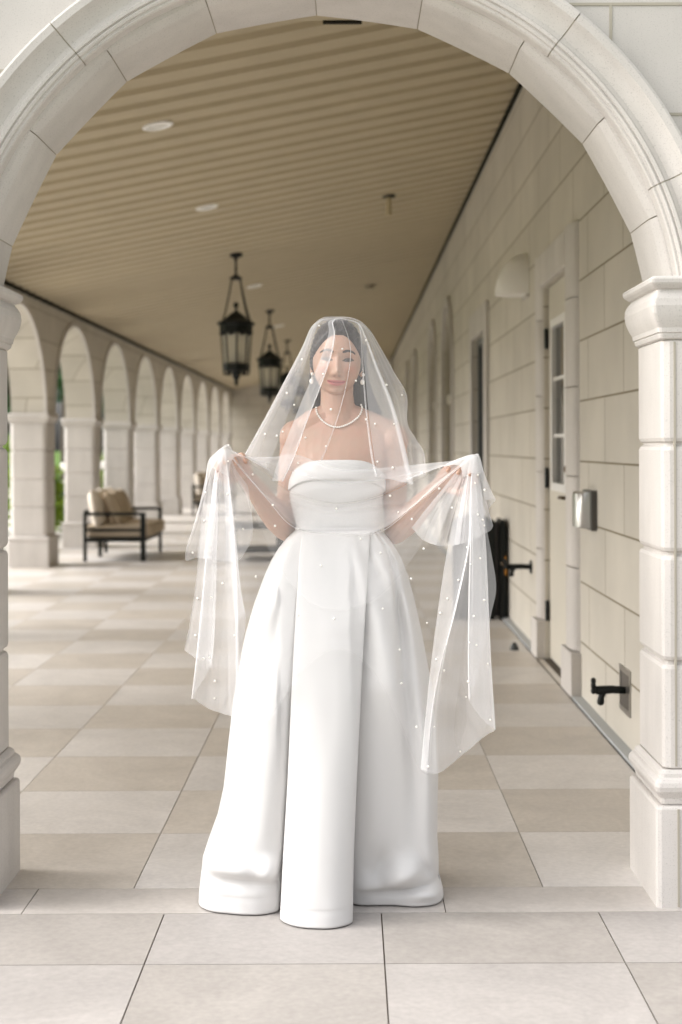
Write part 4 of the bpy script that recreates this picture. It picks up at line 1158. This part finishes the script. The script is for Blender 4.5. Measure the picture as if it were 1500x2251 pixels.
long_f = .010 * np.sin((px_all - 741) / np.clip(yy_ - 1080, 60, 900) * 21 + 1.2) * np.clip((yy_ - 1170) / 120, 0, 1) * np.clip((1900 - yy_) / 300, 0, 1) * (~center) * front + .004 * np.sin(px_all * .055 + yy_ * .004) * np.clip((yy_ - 1250) / 400, 0, 1) * (~center) * front + .0025 * np.sin(px_all * .03 + yy_ * .002) * center * front
rows[:, :, 1] -= 1.5 * D_ * np.where(center, .0, 1) + seam * front + long_f
rows[:, :, 1] = np.maximum(rows[:, :, 1], 3.86)
bm = bmesh.new(); loft(bm, [[Vector(p) for p in r] for r in rows], cap=False)
for v in bm.verts:
    c_ = v.co; kz = min(1, max(0, (c_.z - .9) / .2)); kh = min(1, max(0, (.35 - c_.z) / .3))
    v.co.y += .0035 * noise.noise(Vector((c_.x * 9, c_.y * 3, c_.z * 2.2))) + .0016 * noise.noise(Vector((c_.x * 24, c_.y * 6, c_.z * 5 + 3))) \
        + .0016 * kh * noise.noise(Vector((c_.x * 16, 2, c_.z * 34 + c_.x * 20))) + .0012 * kz * noise.noise(Vector((c_.x * 60, 7, c_.z * 12)))
skirt = from_bm('skirt', bm, M['satin'], dress, True); skirt.matrix_parent_inverse = Matrix.Identity(4)
sm = skirt.modifiers.new('thick', 'SOLIDIFY'); sm.thickness = .003; sm.offset = -1

# jewellery --------------------------------------------------
M['pearl'] = mat('pearl', (.86, .83, .78), .18, .6, coat=.4)
bvh_body = BVHTree.FromPolygons([tuple(c) for c in co], [tuple(p.vertices) for p in bme.polygons])
necklace = bmesh.new()
path = spl([(696, 898, 0), (699, 912, 0), (712, 928, 0), (727, 937, 0), (741, 940, 0), (757, 937, 0), (775, 928, 0), (791, 913, 0), (796, 897, 0), (794, 890, 0)], 12)
path = resample(path, 34)
eye = Vector((0, 0, H)); prev = 4.17
for p in path:
    d0 = (W(p[0], p[1], 4.0) - eye).normalized(); hit = bvh_body.ray_cast(eye, d0)
    q = (hit[0] + hit[1] * .003) if hit[0] is not None and hit[0].y < 4.26 else W(p[0], p[1], prev)
    prev = q.y; sphere(necklace, q, .0031, 12, 8)
PP(from_bm('necklace', necklace, M['pearl'], smooth=True))
for (x1_, y1_, x2_, y2_) in ((687, 822, 685, 838), (799, 824, 797, 840)):
    er = bpy.data.objects.new('earring', None); COL.objects.link(er); PP(er); er.matrix_parent_inverse = Matrix.Translation(-PV)
    for (a, b, rr, nm, sc_) in ((x1_, y1_, .0048, 'stud', (1, 1, 1.1)), (x2_, y2_, .0066, 'drop', (1, 1, 1.25))):
        bm = bmesh.new(); sphere(bm, W(a, b, 4.205), rr, 16, 12, sc_); o = from_bm(nm, bm, M['pearl'], er, True); o.matrix_parent_inverse = Matrix.Identity(4)
    bm = bmesh.new(); tube(bm, [W(x1_, y1_, 4.205), W(x2_, y2_, 4.205)], .0012, 6); o = from_bm('link', bm, M['pearl'], er, True); o.matrix_parent_inverse = Matrix.Identity(4)
# ============================================================= the veil
def tulle(name, ALPHA):
    m = bpy.data.materials.new(name); m.use_nodes = True; n = m.node_tree; n.nodes.remove(n.nodes['Principled BSDF'])
    out = n.nodes['Material Output']
    df = n.nodes.new('ShaderNodeBsdfDiffuse'); df.inputs[0].default_value = (.96, .955, .965, 1)
    tl = n.nodes.new('ShaderNodeBsdfTranslucent'); tl.inputs[0].default_value = (.96, .955, .965, 1)
    m1 = n.nodes.new('ShaderNodeMixShader'); m1.inputs[0].default_value = .22
    n.links.new(df.outputs[0], m1.inputs[1]); n.links.new(tl.outputs[0], m1.inputs[2])
    tr = n.nodes.new('ShaderNodeBsdfTransparent')
    lw = n.nodes.new('ShaderNodeLayerWeight'); lw.inputs[0].default_value = .5      # threads crowd together where the net turns away
    pw = n.nodes.new('ShaderNodeMath'); pw.operation = 'POWER'; pw.inputs[1].default_value = 3.0
    n.links.new(lw.outputs['Facing'], pw.inputs[0])
    tc = n.nodes.new('ShaderNodeTexCoord'); ns = n.nodes.new('ShaderNodeTexNoise'); ns.inputs['Scale'].default_value = 900; ns.inputs['Detail'].default_value = 1
    n.links.new(tc.outputs['Object'], ns.inputs['Vector'])
    mr = n.nodes.new('ShaderNodeMapRange'); mr.inputs[3].default_value = ALPHA * .75; mr.inputs[4].default_value = ALPHA * 1.25
    n.links.new(ns.outputs['Fac'], mr.inputs[0])
    ma = n.nodes.new('ShaderNodeMath'); ma.operation = 'MULTIPLY_ADD'; ma.inputs[1].default_value = .34
    n.links.new(pw.outputs[0], ma.inputs[0]); n.links.new(mr.outputs[0], ma.inputs[2])
    mx = n.nodes.new('ShaderNodeMixShader'); n.links.new(ma.outputs[0], mx.inputs[0]); n.links.new(tr.outputs[0], mx.inputs[1]); n.links.new(m1.outputs[0], mx.inputs[2])
    n.links.new(mx.outputs[0], out.inputs[0]); return m
M['tulle'] = tulle('sheer_tulle', .105); M['tulle2'] = tulle('gathered_tulle', .29); M['tulle3'] = tulle('double_tulle', .20)
CURM = 0
vl = bpy.data.objects.new('veil', None)
vbm = bmesh.new()
def sheet(guides, n=80, k=6, closed=False, pleat=.0, seed=0, mats=None):
    """guides: lines of (px, py, distance) laid along the cloth, side by side"""
    G = [resample(np.array([list(W(*p)) for p in (spl(g_, 8) if len(g_) > 2 else np.array(g_, float))]), n) for g_ in guides]
    G = np.array(G)
    cols_ = np.array([spl(G[:, j], k, closed=closed) for j in range(n)])      # n, m, 3
    rs = np.random.RandomState(seed); m_ = cols_.shape[1]
    u = np.linspace(0, len(guides), m_)[None, :]; t = np.linspace(0, 1, n)[:, None]
    if pleat:
        env = np.clip(t * 6, 0, 1)
        d_ = sum(rs.uniform(.4, 1) * np.sin(u * fq + rs.rand() * 6 + t * rs.uniform(-1.5, 1.5)) for fq in (5.1, 8.7, 13.3)) * pleat * env
        cols_[:, :, 1] += d_ * .7; cols_[:, :, 0] += np.roll(d_, 3, axis=1) * .6
    vs = [[vbm.verts.new(p) for p in row] for row in cols_]
    mm = m_ if closed else m_ - 1
    for a in range(n - 1):
        for b in range(mm):
            c = (b + 1) % m_; f_ = vbm.faces.new((vs[a][b], vs[a][c], vs[a + 1][c], vs[a + 1][b])); f_.material_index = CURM if mats is None else mats[min(b // k, len(mats) - 1)]
    return cols_
T = (743, 699, 4.235)
F = [
 [T, (705, 703, 4.30), (682, 775, 4.37), (645, 880, 4.39), (612, 990, 4.37), (600, 1050, 4.36)],
 [T, (698, 706, 4.26), (672, 757, 4.27), (625, 852, 4.26), (577, 945, 4.18), (550, 1000, 4.11), (546, 1006, 4.10)],
 [T, (692, 712, 4.22), (664, 768, 4.18), (617, 860, 4.12), (570, 950, 4.07), (542, 1003, 4.05)],
 [T, (703, 707, 4.17), (684, 760, 4.12), (655, 850, 4.08), (622, 940, 4.05), (598, 1003, 4.02), (585, 1030, 4.01)],
 [T, (722, 708, 4.14), (722, 735, 4.11), (700, 800, 4.08), (668, 870, 4.065), (640, 940, 4.05), (612, 1010, 4.03), (598, 1056, 4.01)],
 [T, (731, 709, 4.135), (735, 735, 4.10), (726, 785, 4.075), (699, 860, 4.055), (671, 930, 4.04), (646, 1000, 4.025), (620, 1056, 4.005)],
 [T, (732, 708, 4.145), (736, 735, 4.11), (727, 785, 4.088), (701, 860, 4.07), (674, 930, 4.055), (649, 1000, 4.04), (624, 1056, 4.02)],
 [T, (738, 706, 4.15), (744, 745, 4.118), (738, 800, 4.09), (716, 880, 4.07), (692, 960, 4.055), (674, 1015, 4.05)],
 [T, (752, 706, 4.14), (768, 760, 4.105), (764, 820, 4.07), (746, 900, 4.055), (724, 965, 4.045), (705, 1014, 4.04)],
 [T, (754, 706, 4.145), (771, 760, 4.115), (768, 820, 4.082), (750, 900, 4.067), (729, 965, 4.055), (711, 1014, 4.05)],
 [T, (766, 705, 4.15), (786, 745, 4.12), (795, 820, 4.085), (799, 900, 4.07), (806, 980, 4.055), (812, 1030, 4.05)],
 [T, (774, 706, 4.16), (790, 722, 4.13), (797, 800, 4.095), (805, 900, 4.065), (818, 1000, 4.04), (828, 1048, 4.03)],
 [T, (776, 706, 4.165), (792, 724, 4.14), (801, 800, 4.11), (810, 900, 4.08), (822, 1000, 4.055), (832, 1048, 4.045)],
 [T, (785, 709, 4.19), (802, 735, 4.15), (831, 810, 4.115), (862, 890, 4.085), (887, 985, 4.055), (905, 1064, 4.035)],
 [T, (785, 709, 4.20), (801, 736, 4.165), (828, 810, 4.13), (858, 890, 4.10), (882, 985, 4.075), (899, 1064, 4.05)],
 [T, (796, 714, 4.22), (820, 750, 4.20), (848, 812, 4.18), (876, 875, 4.17), (888, 940, 4.15), (908, 1000, 4.11), (920, 1055, 4.08)],
 [T, (802, 716, 4.235), (836, 765, 4.235), (865, 817, 4.235), (893, 868, 4.235), (895, 930, 4.23), (914, 965, 4.21), (932, 996, 4.17), (936, 1045, 4.11)],
 [T, (796, 708, 4.27), (826, 765, 4.31), (850, 830, 4.33), (868, 900, 4.33), (878, 960, 4.30), (898, 1010, 4.25), (905, 1050, 4.22)],
 [T, (780, 704, 4.32), (800, 780, 4.40), (820, 900, 4.42), (835, 1050, 4.42)],
 [T, (745, 703, 4.34), (745, 780, 4.42), (742, 900, 4.44), (742, 1050, 4.44)],
]
sheet(F, 90, 6, closed=True, pleat=.0016, seed=4, mats=[0, 2, 2, 0, 1, 1, 0, 0, 0, 0, 0, 0, 1, 1, 2, 2, 0, 0, 0, 0])
LHp, RHp = (492, 984), (1042, 1001)
def h(p, dx, dy, d): return (p[0] + dx, p[1] + dy, d)
Sg = [
 [h(LHp, 8, 2, 3.985), (545, 1003, 4.035), (600, 1004, 4.05), (655, 1000, 4.045), (741, 1030, 4.035), (822, 1030, 4.04), (935, 1019, 4.05), (1000, 1012, 4.01), h(RHp, -10, 1, 3.98)],
 [h(LHp, 6, 3, 3.98), (540, 1006, 4.015), (596, 1020, 4.04), (655, 1040, 4.045), (741, 1062, 4.05), (830, 1056, 4.045), (930, 1036, 4.03), (995, 1018, 4.00), h(RHp, -8, 1, 3.975)],
 [h(LHp, 5, 3, 3.97), (532, 1000, 3.985), (590, 1037, 4.0), (650, 1078, 4.025), (741, 1100, 4.04), (835, 1084, 4.025), (920, 1046, 4.0), (990, 1019, 3.98), h(RHp, -6, 1, 3.97)],
 [h(LHp, 5, 3, 3.975), (533, 1004, 3.995), (588, 1044, 4.012), (648, 1086, 4.037), (741, 1108, 4.05), (835, 1092, 4.037), (922, 1053, 4.01), (990, 1024, 3.99), h(RHp, -6, 2, 3.975)],
 [h(LHp, 4, 4, 3.975), (520, 1010, 3.99), (560, 1060, 4.01), (600, 1092, 4.03), (690, 1125, 4.055), (741, 1132, 4.055), (835, 1118, 4.04), (900, 1112, 4.03), (960, 1060, 4.0), h(RHp, -5, 3, 3.975)],
 [h(LHp, 3, 5, 3.965), (526, 1024, 3.965), (588, 1095, 3.985), (650, 1158, 4.025), (741, 1172, 4.05), (835, 1166, 4.03), (925, 1098, 3.995), (985, 1048, 3.975), h(RHp, -4, 3, 3.965)],
 [h(LHp, 3, 5, 3.975), (524, 1026, 3.978), (584, 1097, 4.0), (646, 1162, 4.037), (741, 1184, 4.06), (835, 1176, 4.045), (925, 1108, 4.01), (985, 1053, 3.988), h(RHp, -4, 4, 3.975)],
 [h(LHp, 2, 6, 3.975), (516, 1035, 3.98), (575, 1118, 4.01), (630, 1200, 4.05), (700, 1270, 4.03), (790, 1270, 4.03), (870, 1205, 4.03), (950, 1110, 4.0), (1003, 1050, 3.98), h(RHp, -3, 4, 3.97)],
 [h(LHp, 2, 6, 3.98), (512, 1040, 3.99), (562, 1140, 4.03), (610, 1240, 4.05), (690, 1330, 4.0), (800, 1330, 4.0), (890, 1250, 4.03), (968, 1120, 4.0), (1010, 1055, 3.98), h(RHp, -2, 5, 3.97)],
 [h(LHp, 1, 7, 3.98), (508, 1060, 4.01), (540, 1200, 4.06), (580, 1340, 4.06), (680, 1370, 3.97), (810, 1370, 3.97), (910, 1340, 4.05), (985, 1180, 4.02), (1022, 1070, 3.985), h(RHp, -1, 5, 3.97)],
 [h(LHp, 0, 8, 3.98), (503, 1080, 4.04), (515, 1250, 4.12), (540, 1450, 4.10), (620, 1470, 3.98), (741, 1400, 3.955), (860, 1470, 3.985), (925, 1530, 4.02), (980, 1470, 4.07), (1015, 1230, 4.05), (1032, 1090, 4.0), h(RHp, 0, 6, 3.975)],
 [h(LHp, -1, 8, 3.99), (498, 1090, 4.06), (500, 1280, 4.15), (502, 1480, 4.17), (508, 1578, 4.14), (545, 1620, 4.02), (600, 1570, 3.985), (660, 1480, 3.96), (741, 1425, 3.95), (820, 1475, 3.96), (880, 1590, 3.985), (922, 1690, 4.0), (962, 1702, 4.04), (1010, 1665, 4.08), (1050, 1632, 4.08), (1076, 1560, 4.07), (1070, 1350, 4.06), (1050, 1150, 4.02), h(RHp, 1, 6, 3.975)],
]
sheet(Sg, 150, 6, pleat=.0022, seed=9, mats=[1, 2, 2, 1, 1, 2, 2, 2, 0, 0, 0])
# long fall from the hand on the right
CURM = 1
Rg = [
 [h(RHp, -10, 2, 3.975), (1010, 1085, 3.99), (985, 1200, 4.0), (966, 1320, 4.01), (950, 1440, 4.01), (937, 1560, 4.0), (925, 1690, 3.985)],
 [h(RHp, -6, 2, 3.965), (1030, 1100, 3.97), (1018, 1230, 3.975), (990, 1360, 3.985), (962, 1480, 3.985), (945, 1590, 3.98), (934, 1695, 3.97)],
 [h(RHp, -4, 2, 3.96), (1036, 1090, 3.955), (1033, 1190, 3.955), (1006, 1325, 3.965), (976, 1440, 3.97), (952, 1560, 3.97), (945, 1698, 3.97)],
 [h(RHp, -3, 3, 3.975), (1035, 1100, 3.98), (1030, 1200, 3.985), (1003, 1330, 4.0), (978, 1460, 4.02), (965, 1600, 4.03), (968, 1698, 4.03)],
 [h(RHp, -1, 3, 3.985), (1038, 1110, 4.01), (1036, 1280, 4.04), (1020, 1430, 4.06), (1010, 1560, 4.08), (1012, 1664, 4.08)],
 [h(RHp, 1, 2, 3.98), (1040, 1110, 4.0), (1042, 1250, 4.02), (1046, 1400, 4.04), (1052, 1530, 4.05), (1062, 1622, 4.05)],
 [h(RHp, 3, 1, 3.975), (1057, 1080, 3.985), (1067, 1200, 3.99), (1074, 1360, 4.0), (1080, 1480, 4.01), (1087, 1606, 4.02)],
 [h(RHp, 3, 2, 3.96), (1056, 1080, 3.965), (1064, 1200, 3.965), (1070, 1360, 3.975), (1075, 1480, 3.985), (1085, 1602, 4.0)],
 [h(RHp, 1, 3, 3.955), (1042, 1090, 3.95), (1046, 1200, 3.945), (1048, 1350, 3.95), (1050, 1480, 3.955), (1058, 1578, 3.975)],
 [h(RHp, -1, 3, 3.955), (1036, 1090, 3.945), (1035, 1200, 3.94), (1032, 1330, 3.94), (1030, 1450, 3.945), (1032, 1540, 3.955)],
 [h(RHp, -1, 3, 3.96), (1038, 1095, 3.955), (1040, 1200, 3.955), (1038, 1330, 3.96), (1036, 1440, 3.965), (1036, 1530, 3.97)],
 [h(RHp, 3, 2, 3.965), (1060, 1080, 3.985), (1070, 1160, 3.99), (1080, 1215, 3.995), (1091, 1290, 4.0), (1080, 1350, 4.0), (1060, 1440, 3.99), (1046, 1495, 3.98)],
]
sheet(Rg, 110, 6, pleat=.0016, seed=12)
# short gathered layer under the right hand
R2 = [
 [h(RHp, -14, 1, 3.98), (985, 1060, 4.0), (940, 1115, 4.03), (905, 1160, 4.05)],
 [h(RHp, -11, 1, 3.97), (1000, 1060, 3.985), (960, 1130, 4.0), (932, 1188, 4.02)],
 [h(RHp, -9, 1, 3.965), (1012, 1065, 3.97), (985, 1140, 3.98), (965, 1200, 3.99)],
 [h(RHp, -7, 1, 3.975), (1018, 1065, 3.99), (998, 1140, 4.01), (984, 1201, 4.02)],
 [h(RHp, -5, 1, 3.96), (1027, 1070, 3.96), (1018, 1140, 3.96), (1012, 1196, 3.965)],
 [h(RHp, -3, 0, 3.97), (1033, 1070, 3.985), (1028, 1140, 3.995), (1028, 1191, 4.0)],
 [h(RHp, 0, 0, 3.955), (1046, 1070, 3.955), (1052, 1130, 3.955), (1056, 1178, 3.96)],
 [h(RHp, 3, -1, 3.965), (1056, 1060, 3.975), (1068, 1110, 3.98), (1083, 1160, 3.985)],
 [h(RHp, 6, -2, 3.975), (1057, 1030, 3.985), (1066, 1075, 3.99), (1074, 1122, 3.99)],
 [h(RHp, 9, -3, 3.965), (1060, 1025, 3.97), (1072, 1060, 3.97), (1090, 1099, 3.975)],
 [h(RHp, 4, -4, 3.955), (1050, 1025, 3.955), (1060, 1060, 3.955), (1068, 1100, 3.955)],
]
sheet(R2, 50, 7, pleat=.0018, seed=21)
# little tent of net standing over the fingers, each side
for hp, gl in ((RHp, [[(1040, 1003, 3.97), (1052, 997, 3.96), (1058, 1012, 3.965), (1064, 1040, 3.97)], [(1020, 1008, 3.985), (1040, 999, 3.955), (1050, 1004, 3.945), (1052, 1040, 3.95)], [(990, 1016, 4.0), (1010, 1008, 3.965), (1030, 1005, 3.945), (1036, 1040, 3.945)], [(975, 1028, 4.0), (995, 1022, 3.97), (1012, 1025, 3.95), (1018, 1050, 3.95)]]),
               (LHp, [[(506, 980, 3.985), (498, 977, 3.965), (480, 990, 3.965), (459, 1012, 3.975)], [(512, 990, 3.985), (500, 982, 3.955), (486, 992, 3.95), (470, 1030, 3.96)], [(520, 996, 3.99), (506, 990, 3.96), (494, 1002, 3.945), (488, 1040, 3.95)], [(535, 1006, 4.0), (520, 1002, 3.97), (508, 1018, 3.955), (505, 1052, 3.96)]])):
    sheet(gl, 24, 8, seed=2)
# falls from the hand on the left
Lg = [
 [h(LHp, -2, 2, 3.985), (459, 1012, 3.99), (452, 1068, 3.995), (440, 1160, 4.0), (431, 1270, 4.01), (417, 1365, 4.02), (404, 1428, 4.03)],
 [h(LHp, -1, 3, 3.98), (466, 1030, 3.985), (460, 1140, 3.99), (452, 1270, 4.0), (443, 1380, 4.01), (432, 1448, 4.02)],
 [h(LHp, 0, 3, 3.975), (478, 1040, 3.98), (478, 1160, 3.985), (474, 1300, 3.99), (470, 1400, 4.0), (464, 1462, 4.01)],
 [h(LHp, 0, 4, 3.965), (474, 1040, 3.965), (460, 1160, 3.96), (448, 1300, 3.955), (436, 1430, 3.955), (424, 1530, 3.96)],
 [h(LHp, 0, 4, 3.975), (476, 1045, 3.98), (463, 1160, 3.975), (452, 1300, 3.975), (440, 1430, 3.975), (430, 1538, 3.98)],
 [h(LHp, 1, 4, 3.97), (488, 1050, 3.975), (488, 1180, 3.975), (480, 1320, 3.98), (470, 1450, 3.985), (463, 1560, 3.99)],
 [h(LHp, 3, 5, 3.96), (504, 1060, 3.955), (515, 1180, 3.945), (521, 1310, 3.945), (522, 1450, 3.95), (521, 1578, 3.97)],
 [h(LHp, 3, 6, 3.97), (502, 1065, 3.975), (512, 1185, 3.97), (518, 1310, 3.97), (520, 1450, 3.98), (518, 1540, 4.0), (512, 1580, 4.01)],
 [h(LHp, 4, 6, 3.975), (506, 1070, 3.98), (518, 1180, 3.985), (530, 1290, 3.99), (541, 1356, 4.0)],
 [h(LHp, 5, 6, 3.985), (502, 1080, 4.01), (505, 1190, 4.03), (512, 1300, 4.04), (520, 1376, 4.05)],
]
sheet(Lg, 100, 6, pleat=.0016, seed=31)
L2 = [
 [h(LHp, -3, 1, 3.99), (460, 1010, 4.0), (452, 1060, 4.005), (449, 1082, 4.01)],
 [h(LHp, -2, 2, 3.975), (464, 1040, 3.985), (440, 1130, 3.99), (407, 1221, 4.0)],
 [h(LHp, -1, 3, 3.985), (470, 1050, 4.0), (452, 1140, 4.01), (433, 1226, 4.02)],
 [h(LHp, 0, 3, 3.965), (481, 1055, 3.965), (474, 1145, 3.965), (468, 1231, 3.97)],
 [h(LHp, 1, 4, 3.98), (490, 1060, 3.99), (490, 1145, 4.0), (490, 1232, 4.01)],
 [h(LHp, 3, 5, 3.97), (505, 1060, 3.975), (518, 1140, 3.98), (528, 1229, 3.99)],
 [h(LHp, 5, 6, 3.985), (520, 1050, 4.0), (545, 1110, 4.01), (556, 1168, 4.02)],
 [h(LHp, 8, 7, 3.99), (518, 1030, 4.01), (532, 1050, 4.02), (545, 1066, 4.03)],
]
sheet(L2, 50, 7, pleat=.0018, seed=41)
bmesh.ops.recalc_face_normals(vbm, faces=vbm.faces)
vme = bpy.data.meshes.new('veil'); vme.materials.append(M['tulle']); vme.materials.append(M['tulle2']); vme.materials.append(M['tulle3']); vbm.to_mesh(vme); 
vbvh = BVHTree.FromBMesh(vbm); vbm.free()
veil = link('veil', vme, M['tulle'], None, True); PP(veil); bpy.data.objects.remove(vl)
PEARLS = [(702,716),(753,767),(805,748),(664,790),(711,822),(783,837),(728,900),(631,864),(647,890),(583,954),(609,958),(622,949),(672,962),(717,981),(805,922),(825,932),(867,932),(884,868),(850,846),
 (656,1018),(830,1015),(864,1028),(928,1040),(503,979),(502,1014),(556,1043),(600,1110),(605,1156),(473,1056),(452,1082),(501,1086),(449,1145),(535,1163),(424,1215),(563,1267),(490,1282),(435,1315),(465,1313),(430,1397),
 (516,1397),(448,1448),(461,1445),(473,1497),(472,1535),(858,1090),(876,1126),(906,1141),(966,1074),(994,1116),(1051,1044),(1045,1062),(1066,1077),(1051,1131),(1062,1142),(1065,1155),(932,1206),(904,1272),(1027,1203),
 (1025,1235),(1035,1240),(1056,1227),(1008,1275),(984,1316),(968,1347),(1065,1319),(1042,1354),(939,1369),(1048,1418),(1032,1412),(1073,1459),(959,1449),(977,1474),(1030,1498),(1025,1532),(1078,1582),(1012,1652),
 (955,1598),(916,1598),(942,1685),(837,1215),(842,1338),(879,1428),(883,1502),(706,1243),(700,1522),(655,1353),(735,1360),(794,1185),(740,1118)]
pm = None
for (px_, py_) in PEARLS:
    d0 = (W(px_, py_, 4.0) - eye).normalized(); hit = vbvh.ray_cast(eye, d0)
    if hit[0] is None: continue
    if pm is None:
        bm = bmesh.new(); sphere(bm, (0, 0, 0), .0034, 12, 8); pm = bpy.data.meshes.new('pearl'); bm.to_mesh(pm); bm.free(); pm.materials.append(M['pearl']); pm.polygons.foreach_set('use_smooth', [True] * len(pm.polygons))
    o = bpy.data.objects.new('pearl', pm); COL.objects.link(o); o.parent = veil; o.matrix_parent_inverse = Matrix.Identity(4)
    o.location = hit[0] - d0 * .0025
    s_ = random.uniform(.75, 1.1); o.scale = (s_, s_, s_)
